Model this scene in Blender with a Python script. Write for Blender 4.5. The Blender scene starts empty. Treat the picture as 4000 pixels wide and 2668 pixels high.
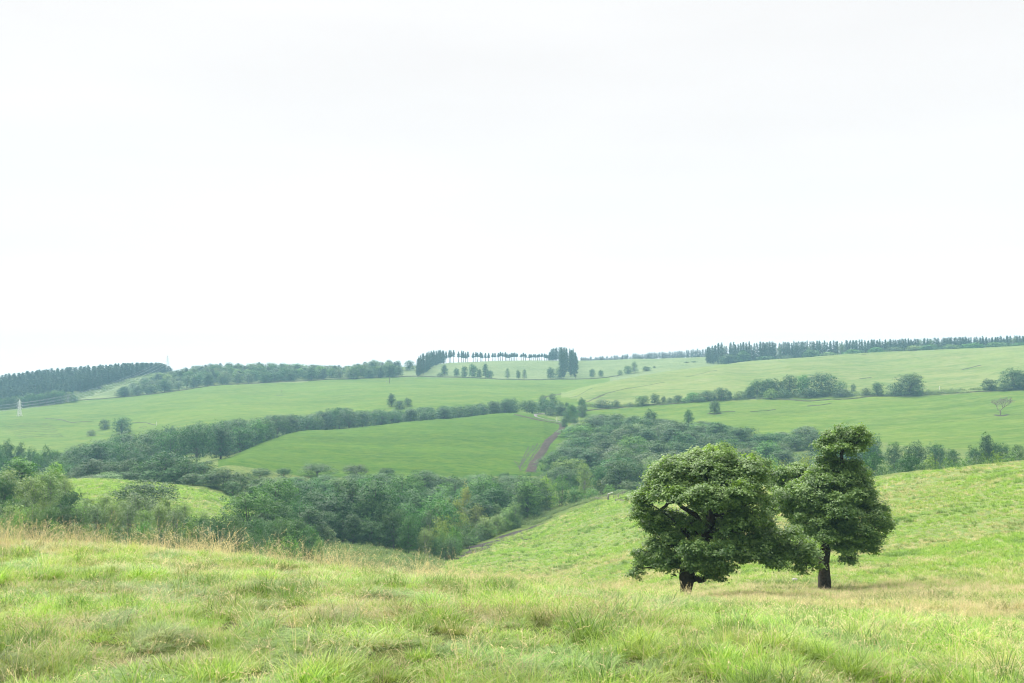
import bpy, math, random
import numpy as np
from mathutils import Vector

rng = np.random.default_rng(11)
random.seed(5)
scene = bpy.context.scene
COL = scene.collection

# ------------------------------------------------------------------ camera model (2351 x 1568 units of the photograph)
F = 2351 * 35.0 / 36.0
CX, CY = 1175.5, 784.0
PITCH = math.radians(1.41)
CAMZ = 1.65

def ray(x, y):
    """azimuth and tangent of elevation of a photograph point"""
    dx = (x - CX) / F
    u = (CY - y) / F
    fy = math.cos(PITCH) - u * math.sin(PITCH)
    dz = math.sin(PITCH) + u * math.cos(PITCH)
    return math.atan2(dx, fy), dz / math.hypot(dx, fy)

def az_of(x):
    return math.atan((x - CX) / F)

# ------------------------------------------------------------------ noise
def _hash(ix, iy, s):
    h = (ix.astype(np.int64) * 374761393 + iy.astype(np.int64) * 668265263 + s * 1442695041) & 0xffffffff
    h = ((h ^ (h >> 13)) * 1274126177) & 0xffffffff
    return ((h ^ (h >> 16)) & 0xffff) / 65535.0

def vnoise(x, y, s=0):
    x = np.asarray(x, float); y = np.asarray(y, float)
    ix = np.floor(x); iy = np.floor(y)
    fx = x - ix; fy = y - iy
    fx = fx * fx * (3 - 2 * fx); fy = fy * fy * (3 - 2 * fy)
    a = _hash(ix, iy, s); b = _hash(ix + 1, iy, s); c = _hash(ix, iy + 1, s); d = _hash(ix + 1, iy + 1, s)
    return (a * (1 - fx) + b * fx) * (1 - fy) + (c * (1 - fx) + d * fx) * fy

def fbm(x, y, s=0, o=4):
    v = 0; a = 0.5; t = 0
    for k in range(o):
        v = v + a * vnoise(x * 2 ** k, y * 2 ** k, s + k * 7); t += a; a *= 0.5
    return v / t

# ------------------------------------------------------------------ pchip
def pchip(xk, yk, x):
    xk = np.asarray(xk, float); yk = np.asarray(yk, float); x = np.asarray(x, float)
    h = np.diff(xk); d = np.diff(yk) / h
    n = len(xk); m = np.zeros(n)
    for i in range(1, n - 1):
        if d[i - 1] * d[i] > 0:
            w1 = 2 * h[i] + h[i - 1]; w2 = h[i] + 2 * h[i - 1]
            m[i] = (w1 + w2) / (w1 / d[i - 1] + w2 / d[i])
    m[0] = d[0]; m[-1] = d[-1]
    x = np.clip(x, xk[0], xk[-1])
    i = np.clip(np.searchsorted(xk, x) - 1, 0, n - 2)
    t = (x - xk[i]) / h[i]
    return ((1 + 2 * t) * (1 - t) ** 2 * yk[i] + t * (1 - t) ** 2 * h[i] * m[i]
            + t * t * (3 - 2 * t) * yk[i + 1] + t * t * (t - 1) * h[i] * m[i + 1])

# ------------------------------------------------------------------ terrain break lines: x: (distance, photo row)  or (distance, None, height relative to the eye)
LINES = [
 {0: (6.6, None, -2.08)},
 {0: (13, None, -2.78), 1060: (13, None, -3.03), 1560: (13, None, -3.2), 2351: (13, None, -3.3)},
 {-300: (26, 1250), 0: (26, 1254), 200: (26, 1259), 400: (26, 1277), 600: (27, 1296), 760: (28, 1318), 900: (29, 1333), 1060: (30, 1350), 1200: (31, 1364),
  1400: (34, 1379), 1560: (36, 1392), 1800: (34, 1406), 2351: (30, 1428), 2650: (30, 1431)},
 {0: (45, None, -8.9), 400: (45, None, -9.6), 760: (48, None, -11.2), 1060: (55, None, -13.6), 1300: (60, None, -14.6), 1450: (62, None, -14.6), 1560: (62, 1380), 1700: (66, 1366), 1800: (70, 1361), 1888: (76, 1356),
  2050: (66, 1366), 2351: (50, 1386), 2650: (48, 1388)},
 {0: (110, None, -22.5), 400: (110, None, -23.5), 760: (115, None, -28), 1060: (120, None, -30), 1300: (120, None, -28), 1500: (112, 1334), 1800: (110, 1304), 2000: (105, 1300), 2351: (90, 1300), 2650: (88, 1298)},
 {0: (180, None, -32.6), 400: (180, None, -33.8), 600: (180, None, -35.6), 800: (190, None, -41), 1000: (200, None, -41.6), 1060: (205, 1304), 1200: (220, 1280), 1500: (200, 1233), 1800: (165, 1230), 2000: (150, 1225), 2351: (140, 1190), 2650: (138, 1180)},
 {0: (240, 1190), 200: (240, 1190), 400: (245, 1200), 600: (250, 1238), 800: (260, 1252), 1000: (248, 1290), 1100: (272, 1262), 1200: (300, 1224), 1300: (320, 1180), 1420: (340, 1135),
  1500: (330, 1127), 1800: (270, 1118), 2000: (230, 1100), 2200: (220, 1076), 2351: (215, 1058), 2650: (210, 1030)},
 {-200: (340, None, -42), 0: (340, 1108), 200: (340, 1100), 300: (335, 1106), 400: (330, 1116), 510: (322, 1141), 600: (330, None, -49), 700: (345, None, -55), 1000: (350, None, -57), 1200: (372, None, -54), 1420: (400, None, -50.5),
  1500: (400, None, -50), 1800: (380, None, -50), 2000: (330, None, -46), 2351: (310, None, -40), 2650: (305, None, -36)},
 {0: (450, None, -55), 200: (450, None, -53), 420: (440, None, -50), 520: (440, 1064), 700: (440, 1088), 1000: (450, 1091), 1200: (470, 1088), 1300: (480, 1082), 1420: (470, None, -48), 1800: (470, None, -46), 2000: (450, None, -43), 2351: (440, None, -38)},
 {0: (600, None, -62), 200: (580, None, -57), 420: (500, None, -50), 510: (492, 1058), 600: (560, 1024), 680: (630, 994), 800: (660, 984), 1000: (700, 966), 1200: (740, 950), 1300: (700, 970),
  1420: (650, None, -40), 1800: (600, 992), 2000: (560, 1012), 2351: (500, 1032), 2650: (490, 1030)},
 {0: (720, None, -66), 200: (700, None, -60), 420: (640, None, -55), 510: (640, None, -52), 680: (700, None, -48), 1000: (765, None, -44), 1200: (790, None, -38), 1300: (760, None, -37), 1420: (720, 962),
  1800: (700, 952), 2000: (680, 960), 2351: (650, 962)},
 {0: (880, 1000), 200: (880, 986), 510: (800, 962), 680: (850, 950), 1000: (850, 925), 1200: (880, 918), 1290: (850, 915), 1420: (790, 938), 1600: (800, 922), 1800: (800, 915), 2000: (800, 910), 2200: (800, 903), 2351: (800, 893), 2650: (800, 885)},
 {0: (1020, 967), 200: (1000, 950), 510: (960, 925), 680: (980, 915), 1000: (1000, 892), 1200: (1020, 890), 1290: (960, 903), 1350: (930, 887), 1420: (960, 871), 1500: (1010, 857), 1600: (1080, 843), 1700: (1090, 834),
  1800: (1060, 834), 2000: (1010, 842), 2351: (1000, 830)},
 {0: (1100, 952), 200: (1080, 936), 510: (1050, 902), 680: (1070, 893), 1000: (1100, 876), 1200: (1110, 877), 1290: (1090, 883), 1350: (1070, None, -21), 1420: (1070, None, -18), 1600: (1160, None, -4), 1700: (1170, 831),
  1800: (1180, 823), 2000: (1180, 810), 2200: (1180, 800), 2351: (1180, 794), 2650: (1180, 790)},
 {0: (1200, 940), 200: (1180, 920), 300: (1170, 911), 510: (1150, 885), 680: (1150, 878), 950: (1180, 866), 1100: (1200, 869), 1200: (1200, 871), 1290: (1200, 870), 1400: (1200, 867), 1600: (1250, None, -1), 1700: (1260, None, 2), 1800: (1270, None, 4), 2000: (1270, None, 12), 2351: (1270, None, 20)},
 {0: (1500, None, -27), 200: (1450, 868), 510: (1380, 852), 680: (1380, 850), 830: (1380, 848), 915: (1400, 843), 1000: (1450, 836), 1100: (1500, 830), 1300: (1500, 828), 1500: (1500, 824), 1640: (1490, 820), 1700: (1460, None, 9), 2000: (1420, None, 12), 2351: (1420, None, 24)},
 {0: (1850, None, -55), 1100: (1850, None, -20), 2351: (1850, None, 5)},
 {0: (2400, None, -70), 2351: (2400, None, -20)},
]
XMIN, XMAX = -420.0, 2770.0
azs = np.concatenate([np.radians(np.arange(-180, -34, 2.0)), np.radians(np.arange(-34, 34.001, 0.085)), np.radians(np.arange(36, 180.1, 2.0))])
NR = 620
lr = np.linspace(math.log(0.8), math.log(2400), NR)
rs = np.exp(lr)
xcol = np.clip(CX + F * np.tan(np.clip(azs, -1.2, 1.2)), XMIN, XMAX)
LR, LZ = [], []
for L in LINES:
    xs = sorted(L)
    rr, zz = [], []
    for x in xs:
        v = L[x]
        rr.append(v[0]); zz.append(v[2] if v[1] is None else v[0] * ray(x, v[1])[1])
    if len(xs) == 1:
        LR.append(np.full(len(azs), rr[0])); LZ.append(np.full(len(azs), zz[0]))
    else:
        LR.append(pchip(xs, rr, xcol)); LZ.append(pchip(xs, zz, xcol))
LR = np.array(LR); LZ = np.array(LZ)
Z = np.zeros((len(azs), NR))
for i in range(len(azs)):
    k = np.concatenate([[0.0], LR[:, i]]); z = np.concatenate([[-1.62], LZ[:, i]])
    Z[i] = pchip(k, z, rs)
    a = abs(azs[i])
    if a > math.radians(45):
        w = min(1, (a - math.radians(45)) / math.radians(90)); w = w * w * (3 - 2 * w)
        Z[i] = Z[i] * (1 - w) + (-1.65 + 12 * (1 - np.exp(-rs / 300))) * w
GX = np.sin(azs)[:, None] * rs[None, :]
GY = np.cos(azs)[:, None] * rs[None, :]
near = np.clip(1 - (rs - 60) / 60, 0, 1)[None, :] * np.clip((rs - 1) / 4, 0, 1)[None, :]
Z += near * ((fbm(GX / 1.6, GY / 1.6, 3, 3) - 0.5) * 0.16 + (fbm(GX / 7, GY / 7, 9, 2) - 0.5) * 0.16)
mid = np.clip((rs - 60) / 60, 0, 1)[None, :]
Z += mid * ((fbm(GX / 14, GY / 14, 4, 3) - 0.5) * 1.1 + (fbm(GX / 3.5, GY / 3.5, 8, 2) - 0.5) * 0.35)
far_ = np.clip((rs - 350) / 200, 0, 1)[None, :]
Z += far_ * (fbm(GX / 60, GY / 60, 14, 3) - 0.5) * 3.0
Z += CAMZ

def grid_sample(az, r):
    i = np.interp(az, azs, np.arange(len(azs))); j = (np.log(np.maximum(r, 0.8)) - lr[0]) / (lr[1] - lr[0])
    i0 = np.clip(np.floor(i).astype(int), 0, len(azs) - 2); j0 = np.clip(np.floor(j).astype(int), 0, NR - 2)
    fi = i - i0; fj = j - j0
    return (Z[i0, j0] * (1 - fi) * (1 - fj) + Z[i0 + 1, j0] * fi * (1 - fj) + Z[i0, j0 + 1] * (1 - fi) * fj + Z[i0 + 1, j0 + 1] * fi * fj)

def ground_xy(x, y):
    x = np.asarray(x, float); y = np.asarray(y, float)
    return grid_sample(np.arctan2(x, y), np.hypot(x, y))

def line_r(k, x):
    """distance of break line k (0-based) at photo column x"""
    return np.interp(x, xcol[(azs > -0.62) & (azs < 0.62)], LR[k][(azs > -0.62) & (azs < 0.62)])

def at(xv, r):
    a = az_of(xv)
    return np.array([math.sin(a) * r, math.cos(a) * r, float(grid_sample(np.array([a]), np.array([r]))[0])])

def hit(xv, yv, rmin=3.0, rmax=2000.0):
    """where the photograph's point meets the ground, no nearer than rmin"""
    a, t = ray(xv, yv)
    r = np.exp(np.linspace(math.log(rmin), math.log(rmax), 6000))
    d = grid_sample(np.full_like(r, a), r) - (CAMZ + r * t)
    k = np.nonzero((d[:-1] < 0) & (d[1:] >= 0))[0]
    rr = r[k[0]] if len(k) else r[np.argmax(d)]
    return np.array([math.sin(a) * rr, math.cos(a) * rr, float(grid_sample(np.array([a]), np.array([rr]))[0])])

def row_of(p):
    """photo column and row of a world point"""
    x, y, z = p[0], p[1], p[2] - CAMZ
    depth = y * math.cos(PITCH) + z * math.sin(PITCH)
    up = -y * math.sin(PITCH) + z * math.cos(PITCH)
    return CX + F * x / depth, CY - F * up / depth

# ------------------------------------------------------------------ mesh helpers
def mk_mesh(name, V, faces, mats=(), attrs=None, smooth=False, face_mat=None):
    V = np.asarray(V, np.float32)
    me = bpy.data.meshes.new(name)
    me.vertices.add(len(V)); me.vertices.foreach_set('co', V.ravel())
    if not isinstance(faces, (list, tuple)):
        faces = [faces]
    faces = [np.asarray(f, np.int32) for f in faces if len(f)]
    tot = sum(f.size for f in faces); npoly = sum(len(f) for f in faces)
    me.loops.add(tot); me.polygons.add(npoly)
    me.loops.foreach_set('vertex_index', np.concatenate([f.ravel() for f in faces]))
    st = []; o = 0
    for f in faces:
        st.append(o + np.arange(len(f)) * f.shape[1]); o += f.size
    me.polygons.foreach_set('loop_start', np.concatenate(st).astype(np.int32))
    if smooth:
        me.polygons.foreach_set('use_smooth', np.ones(npoly, bool))
    if face_mat is not None:
        me.polygons.foreach_set('material_index', np.asarray(face_mat, np.int32))
    for m in mats:
        me.materials.append(m)
    for k, a in (attrs or {}).items():
        at_ = me.attributes.new(k, 'FLOAT', 'POINT'); at_.data.foreach_set('value', np.asarray(a, np.float32))
    me.update(calc_edges=True)
    return me

def link(name, me, parent=None, kind=None):
    o = bpy.data.objects.new(name, me); COL.objects.link(o)
    if parent is not None:
        o.parent = parent
    if kind:
        o['kind'] = kind
    return o

def tag(o, label, cat=None, group=None, kind=None):
    o['label'] = label
    if cat: o['category'] = cat
    if group: o['group'] = group
    if kind: o['kind'] = kind
    return o

def empty(name, loc=(0, 0, 0), rz=0.0, sc=(1, 1, 1)):
    o = bpy.data.objects.new(name, None); COL.objects.link(o)
    o.location = loc; o.rotation_euler = (0, 0, rz); o.scale = sc; o.empty_display_size = 0.3
    return o

def tube(path, rad, sides=6):
    path = np.asarray(path, float); n = len(path)
    T = np.gradient(path, axis=0); T /= np.linalg.norm(T, axis=1)[:, None] + 1e-9
    ref = np.array([0.31, 0.95, 0.05]) if abs(T[0][2]) > 0.5 else np.array([0, 0, 1.0])
    A = np.cross(T, ref); A /= np.linalg.norm(A, axis=1)[:, None] + 1e-9
    B = np.cross(T, A)
    th = np.linspace(0, 2 * math.pi, sides, endpoint=False)
    V = path[:, None, :] + np.asarray(rad)[:, None, None] * (np.cos(th)[None, :, None] * A[:, None, :] + np.sin(th)[None, :, None] * B[:, None, :])
    Fq = []
    for i in range(n - 1):
        for j in range(sides):
            k = (j + 1) % sides
            Fq.append((i * sides + j, i * sides + k, (i + 1) * sides + k, (i + 1) * sides + j))
    return V.reshape(-1, 3), np.array(Fq)

class Acc:
    """collects quads into one mesh"""
    def __init__(s): s.v = []; s.f = []; s.n = 0
    def add(s, V, Fq):
        s.v.append(np.asarray(V, float)); s.f.append(np.asarray(Fq) + s.n); s.n += len(V)
    def tube(s, path, rad, sides=6): s.add(*tube(path, rad, sides))
    def bar(s, a, b, w, sides=4): s.tube([a, b], [w, w], sides)
    def box(s, c, d, rz=0.0):
        x, y, z = np.asarray(d) / 2.0
        P = np.array([(-x, -y, -z), (x, -y, -z), (x, y, -z), (-x, y, -z), (-x, -y, z), (x, -y, z), (x, y, z), (-x, y, z)])
        cs, sn = math.cos(rz), math.sin(rz)
        P = np.stack([P[:, 0] * cs - P[:, 1] * sn, P[:, 0] * sn + P[:, 1] * cs, P[:, 2]], 1) + np.asarray(c)
        s.add(P, [(0, 3, 2, 1), (4, 5, 6, 7), (0, 1, 5, 4), (1, 2, 6, 5), (2, 3, 7, 6), (3, 0, 4, 7)])
    def mesh(s, name, mat, smooth=False):
        return mk_mesh(name, np.concatenate(s.v), np.concatenate(s.f), [mat], smooth=smooth)

# ------------------------------------------------------------------ materials
def new_mat(name):
    m = bpy.data.materials.new(name); m.use_nodes = True
    nt = m.node_tree; nt.nodes.clear()
    out = nt.nodes.new('ShaderNodeOutputMaterial')
    return m, nt, out

def N(nt, t, **kw):
    n = nt.nodes.new(t)
    for k, v in kw.items():
        if k.startswith('i_'):
            n.inputs[k[2:].replace('_', ' ')].default_value = v
        else:
            setattr(n, k, v)
    return n

def ramp(nt, fac, stops):
    r = nt.nodes.new('ShaderNodeValToRGB')
    el = r.color_ramp.elements
    while len(el) < len(stops): el.new(0.5)
    for e, (p, c) in zip(el, stops):
        e.position = p; e.color = (*c, 1) if len(c) == 3 else c
    nt.links.new(fac, r.inputs['Fac'])
    return r.outputs['Color']

def mixc(nt, fac, a, b, mode='MIX'):
    m = nt.nodes.new('ShaderNodeMix'); m.data_type = 'RGBA'; m.blend_type = mode
    for s, v in ((0, fac), (6, a), (7, b)):
        if isinstance(v, (int, float)): m.inputs[s].default_value = v
        elif isinstance(v, tuple): m.inputs[s].default_value = (*v, 1)
        else: nt.links.new(v, m.inputs[s])
    return m.outputs[2]

def noise(nt, vec, scale, detail=4, rough=0.6):
    n = N(nt, 'ShaderNodeTexNoise'); n.inputs['Scale'].default_value = scale; n.inputs['Detail'].default_value = detail; n.inputs['Roughness'].default_value = rough
    nt.links.new(vec, n.inputs['Vector'])
    return n.outputs['Fac']

def leaf_mat(name, dark, light, transl=0.3, rough=0.5, spec=0.3, hue=0.06):
    m, nt, out = new_mat(name); L = nt.links.new
    a = N(nt, 'ShaderNodeAttribute', attribute_name='rnd')
    oi = N(nt, 'ShaderNodeObjectInfo')
    c = mixc(nt, a.outputs['Fac'], dark, light)
    c = mixc(nt, 1.0, c, oi.outputs['Color'], 'MULTIPLY')
    h = N(nt, 'ShaderNodeHueSaturation')
    mr = N(nt, 'ShaderNodeMapRange'); L(oi.outputs['Random'], mr.inputs['Value']); mr.inputs['To Min'].default_value = 0.5 - hue / 2; mr.inputs['To Max'].default_value = 0.5 + hue / 2
    L(mr.outputs[0], h.inputs['Hue']); L(c, h.inputs['Color'])
    p = N(nt, 'ShaderNodeBsdfPrincipled'); L(h.outputs[0], p.inputs['Base Color'])
    p.inputs['Roughness'].default_value = rough; p.inputs['Specular IOR Level'].default_value = spec
    t = N(nt, 'ShaderNodeBsdfTranslucent'); L(mixc(nt, 1.0, h.outputs[0], (1.25, 1.3, 0.6), 'MULTIPLY'), t.inputs['Color'])
    mx = N(nt, 'ShaderNodeMixShader'); mx.inputs[0].default_value = transl
    L(p.outputs[0], mx.inputs[1]); L(t.outputs[0], mx.inputs[2]); L(mx.outputs[0], out.inputs['Surface'])
    return m

def grass_mat(name, dark, light, dry, transl=0.35):
    """blades: colour by a random per blade, and from green to straw by the clump's own dryness"""
    m, nt, out = new_mat(name); L = nt.links.new
    a = N(nt, 'ShaderNodeAttribute', attribute_name='rnd')
    b = N(nt, 'ShaderNodeAttribute', attribute_name='dry', attribute_type='INSTANCER')
    t0 = N(nt, 'ShaderNodeAttribute', attribute_name='tint', attribute_type='INSTANCER')
    c = mixc(nt, a.outputs['Fac'], dark, light)
    c = mixc(nt, b.outputs['Fac'], c, mixc(nt, a.outputs['Fac'], tuple(v * 0.6 for v in dry), dry))
    br = N(nt, 'ShaderNodeMapRange'); L(t0.outputs['Fac'], br.inputs['Value']); br.inputs['To Min'].default_value = 0.72; br.inputs['To Max'].default_value = 1.28
    hs = N(nt, 'ShaderNodeHueSaturation'); L(br.outputs[0], hs.inputs['Value']); L(c, hs.inputs['Color'])
    p = N(nt, 'ShaderNodeBsdfPrincipled'); L(hs.outputs[0], p.inputs['Base Color']); p.inputs['Roughness'].default_value = 0.5; p.inputs['Specular IOR Level'].default_value = 0.22
    t = N(nt, 'ShaderNodeBsdfTranslucent'); L(mixc(nt, 1.0, hs.outputs[0], (1.15, 1.2, 0.7), 'MULTIPLY'), t.inputs['Color'])
    mx = N(nt, 'ShaderNodeMixShader'); mx.inputs[0].default_value = transl
    L(p.outputs[0], mx.inputs[1]); L(t.outputs[0], mx.inputs[2]); L(mx.outputs[0], out.inputs['Surface'])
    return m

def flat_mat(name, col, rough=0.8, scale=0.0, col2=None, metal=0.0, bump=0.0):
    m, nt, out = new_mat(name); L = nt.links.new
    p = N(nt, 'ShaderNodeBsdfPrincipled'); p.inputs['Roughness'].default_value = rough; p.inputs['Metallic'].default_value = metal; p.inputs['Specular IOR Level'].default_value = 0.08
    if scale:
        tc = N(nt, 'ShaderNodeTexCoord')
        f = noise(nt, tc.outputs['Object'], scale, 6, 0.65)
        c = ramp(nt, f, [(0.32, col), (0.68, col2)])
        L(c, p.inputs['Base Color'])
        if bump:
            bp = N(nt, 'ShaderNodeBump'); bp.inputs['Strength'].default_value = 0.8; bp.inputs['Distance'].default_value = bump
            L(f, bp.inputs['Height']); L(bp.outputs[0], p.inputs['Normal'])
    else:
        p.inputs['Base Color'].default_value = (*col, 1)
    L(p.outputs[0], out.inputs['Surface'])
    return m

def field_mat(name, lo, hi, dry, dry_amt, fine=1.2, coarse=0.03, bump=0.15, stretch=(1, 1, 1)):
    """pasture: two greens by coarse and fine noise, straw-coloured patches and streaks, a rough turf surface"""
    m, nt, out = new_mat(name); L = nt.links.new
    geo = N(nt, 'ShaderNodeNewGeometry')
    mp = N(nt, 'ShaderNodeMapping'); L(geo.outputs['Position'], mp.inputs['Vector']); mp.inputs['Scale'].default_value = stretch
    v = mp.outputs[0]
    f1 = noise(nt, v, fine, 8, 0.7); f2 = noise(nt, v, coarse, 5, 0.6); f3 = noise(nt, v, coarse * 5.3, 6, 0.7); f4 = noise(nt, v, fine * 0.17, 5, 0.7)
    g = ramp(nt, f1, [(0.3, lo), (0.7, hi)])
    g2 = mixc(nt, 1.0, g, ramp(nt, f2, [(0.3, (0.74, 0.82, 0.74)), (0.7, (1.24, 1.16, 1.2))]), 'MULTIPLY')
    g3 = mixc(nt, 1.0, g2, ramp(nt, f4, [(0.35, (0.8, 0.85, 0.85)), (0.65, (1.15, 1.12, 1.1))]), 'MULTIPLY')
    s = N(nt, 'ShaderNodeMath', operation='MULTIPLY'); L(f3, s.inputs[0]); L(f1, s.inputs[1])
    k = N(nt, 'ShaderNodeMapRange'); L(s.outputs[0], k.inputs['Value']); k.inputs['From Min'].default_value = 0.20; k.inputs['From Max'].default_value = 0.38; k.inputs['To Max'].default_value = dry_amt
    c = mixc(nt, k.outputs[0], g3, dry)
    p = N(nt, 'ShaderNodeBsdfPrincipled'); p.inputs['Roughness'].default_value = 0.9; p.inputs['Specular IOR Level'].default_value = 0.03
    L(c, p.inputs['Base Color'])
    bp = N(nt, 'ShaderNodeBump'); bp.inputs['Strength'].default_value = 1.0; bp.inputs['Distance'].default_value = bump
    L(f1, bp.inputs['Height']); L(bp.outputs[0], p.inputs['Normal'])
    L(p.outputs[0], out.inputs['Surface'])
    return m

M = {}
M['meadow'] = field_mat('meadow_turf', (0.03, 0.045, 0.012), (0.09, 0.12, 0.027), (0.15, 0.125, 0.06), 0.6, fine=6, coarse=0.12, bump=0.06)
M['hillside'] = field_mat('hillside_turf', (0.100, 0.160, 0.044), (0.148, 0.212, 0.066), (0.225, 0.205, 0.10), 0.7, fine=1.6, coarse=0.035, bump=0.25)
M['valley'] = field_mat('valley_scrub', (0.05, 0.09, 0.02), (0.12, 0.17, 0.04), (0.17, 0.17, 0.07), 0.6, fine=0.9, coarse=0.04, bump=0.4)
M['field'] = field_mat('field_turf', (0.020, 0.064, 0.005), (0.060, 0.120, 0.010), (0.095, 0.132, 0.016), 0.6, fine=0.42, coarse=0.018, bump=0.5, stretch=(0.5, 1.4, 1))
M['upper'] = field_mat('upper_field_turf', (0.044, 0.094, 0.010), (0.090, 0.150, 0.022), (0.135, 0.165, 0.038), 0.65, fine=0.3, coarse=0.012, bump=0.5, stretch=(0.4, 1.3, 1))
M['hill'] = field_mat('hill_turf', (0.078, 0.124, 0.030), (0.130, 0.180, 0.052), (0.19, 0.195, 0.085), 0.8, fine=0.3, coarse=0.012, bump=0.5, stretch=(0.4, 1.3, 1))
M['pasture'] = field_mat('pasture_turf', (0.08, 0.12, 0.045), (0.15, 0.19, 0.075), (0.17, 0.19, 0.09), 0.5, fine=0.35, coarse=0.02, bump=0.8)
M['mud'] = flat_mat('mud', (0.010, 0.008, 0.007), 0.7, 0.9, (0.034, 0.026, 0.022), bump=0.1)
M['dirt'] = flat_mat('track_dirt', (0.014, 0.010, 0.0065), 0.9, 0.6, (0.070, 0.052, 0.038), bump=0.2)
M['gravel'] = flat_mat('gravel', (0.10, 0.095, 0.088), 0.9, 0.8, (0.17, 0.16, 0.15))
M['bank'] = flat_mat('bank_soil', (0.03, 0.04, 0.018), 0.95, 0.25, (0.075, 0.075, 0.035), bump=0.2)
M['bark'] = flat_mat('bark', (0.022, 0.018, 0.013), 0.9, 4.0, (0.085, 0.072, 0.055), bump=0.06)
M['bark_far'] = flat_mat('grey_bark', (0.06, 0.05, 0.04), 0.9, 2.0, (0.16, 0.14, 0.115))
M['birch_bark'] = flat_mat('birch_bark', (0.20, 0.19, 0.17), 0.8, 1.5, (0.45, 0.43, 0.39))
M['larch_bark'] = flat_mat('larch_bark', (0.10, 0.08, 0.065), 0.9, 1.5, (0.24, 0.20, 0.17))
M['wood'] = flat_mat('weathered_wood', (0.13, 0.11, 0.09), 0.85, 3.0, (0.26, 0.235, 0.20))
M['deadwood'] = flat_mat('dead_wood', (0.13, 0.10, 0.09), 0.9, 2.0, (0.28, 0.24, 0.22))
M['steel'] = flat_mat('galvanised_steel', (0.66, 0.66, 0.65), 0.5, 0.3, (0.78, 0.78, 0.77))
M['wire'] = flat_mat('power_wire', (0.45, 0.46, 0.47), 0.5)
M['white'] = flat_mat('white_paint', (0.75, 0.74, 0.70), 0.6)
M['stone'] = flat_mat('pale_stone', (0.25, 0.24, 0.22), 0.9, 8.0, (0.42, 0.40, 0.37))
M['maple_leaf'] = leaf_mat('maple_leaf', (0.058, 0.132, 0.033), (0.245, 0.375, 0.118), 0.45, 0.42, 0.5, 0.01)
M['leaf'] = leaf_mat('broad_leaf', (0.012, 0.054, 0.006), (0.072, 0.182, 0.024), 0.28, 0.55, 0.3, 0.035)
M['birch_leaf'] = leaf_mat('birch_leaf', (0.050, 0.100, 0.028), (0.130, 0.205, 0.062), 0.3, 0.5, 0.35, 0.03)
M['shrub_leaf'] = leaf_mat('shrub_leaf', (0.028, 0.080, 0.016), (0.105, 0.195, 0.045), 0.3, 0.5, 0.35, 0.04)
M['needle'] = leaf_mat('needle', (0.026, 0.066, 0.034), (0.080, 0.145, 0.075), 0.15, 0.6, 0.2, 0.02)
M['fern'] = leaf_mat('fern_leaf', (0.075, 0.135, 0.034), (0.19, 0.27, 0.08), 0.3, 0.5, 0.3, 0.03)
M['grass'] = grass_mat('grass_blade', (0.10, 0.23, 0.020), (0.41, 0.56, 0.12), (0.50, 0.42, 0.24), 0.4)
M['grass_blue'] = grass_mat('cool_grass_blade', (0.045, 0.125, 0.016), (0.28, 0.41, 0.105), (0.42, 0.35, 0.19), 0.35)
M['straw'] = grass_mat('straw', (0.40, 0.33, 0.19), (0.70, 0.59, 0.38), (0.70, 0.57, 0.36), 0.35)

# ------------------------------------------------------------------ the ground, one continuous sheet cut into its fields
iA = np.arange(len(azs) - 1)
def fidx(i, j): return i * NR + j
ii, jj = np.meshgrid(np.arange(len(azs) - 1), np.arange(NR - 1), indexing='ij')
rc = rs[jj] * 1.002
R_ = lambda k: LR[k][ii]
XC = xcol[ii]
lab = np.zeros(ii.shape, int)                       # meadow
lab[rc > R_(3)] = 1                                 # hillside
left = XC < 1010
lab[(rc > R_(3)) & left] = 2
lab[rc > R_(6)] = 2                                 # valley
knoll = (rc > R_(5) * 1.12) & (rc < R_(7) * 1.03) & (XC < 600)
lab[knoll] = 1
lab[rc > R_(8)] = 2
fld = (rc > R_(8) * 0.98) & (rc < R_(9) * np.where(XC < 760, 1.07, 1.012)) & (XC > 500) & (XC < 1302)
lab[fld] = 3
lab[(rc > R_(9) * 1.012) & (rc <= R_(10)) & ~fld] = 2
lab[(rc > R_(10) * 0.93) & (XC < 420)] = 4
lab[(rc > R_(10)) & (XC < 1330)] = 4                # upper field on the left
rt = (XC >= 1330)
lab[(rc > R_(9) * 0.97) & rt] = 5                   # long field on the right
lab[(rc > R_(11)) & (XC >= 1285) & (rc < R_(13) * 1.01)] = 6   # hill above the hedge
lab[(rc > R_(12) * 1.015) & (XC >= 1285) & (XC < 1640)] = 4
lab[(rc > R_(14)) & (XC < 1400)] = 7                # rough pasture beyond the fence
lab[(rc > R_(13)) & (XC >= 1400)] = 7
names = ['meadow', 'hillside', 'valley', 'field', 'upper_field', 'long_field', 'hill', 'pasture']
mats = ['meadow', 'hillside', 'valley', 'field', 'upper', 'upper', 'hill', 'pasture']
VG = np.stack([GX, GY, Z], -1).reshape(-1, 3)
quads = np.stack([fidx(ii, jj), fidx(ii + 1, jj), fidx(ii + 1, jj + 1), fidx(ii, jj + 1)], -1)
for k, (nm, mt) in enumerate(zip(names, mats)):
    q = quads[lab == k]
    used, inv = np.unique(q, return_inverse=True)
    Vk = VG[used]; qk = inv.reshape(-1, 4)
    if k == 0:                                      # close the sheet under the photographer's feet
        ring = quads[:, 0, 0]; pos = np.searchsorted(used, ring)
        Vk = np.vstack([Vk, [[0, 0, Z[:, 0].mean()]]]); c = len(Vk) - 1
        tri = np.stack([np.full(len(pos), c), np.roll(pos, -1), pos], 1)
        me = mk_mesh(nm, Vk, [qk, tri[:-1]], [M[mt]], smooth=True)
    else:
        me = mk_mesh(nm, Vk, qk, [M[mt]], smooth=True)
    o = link(nm, me, kind='structure')
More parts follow.
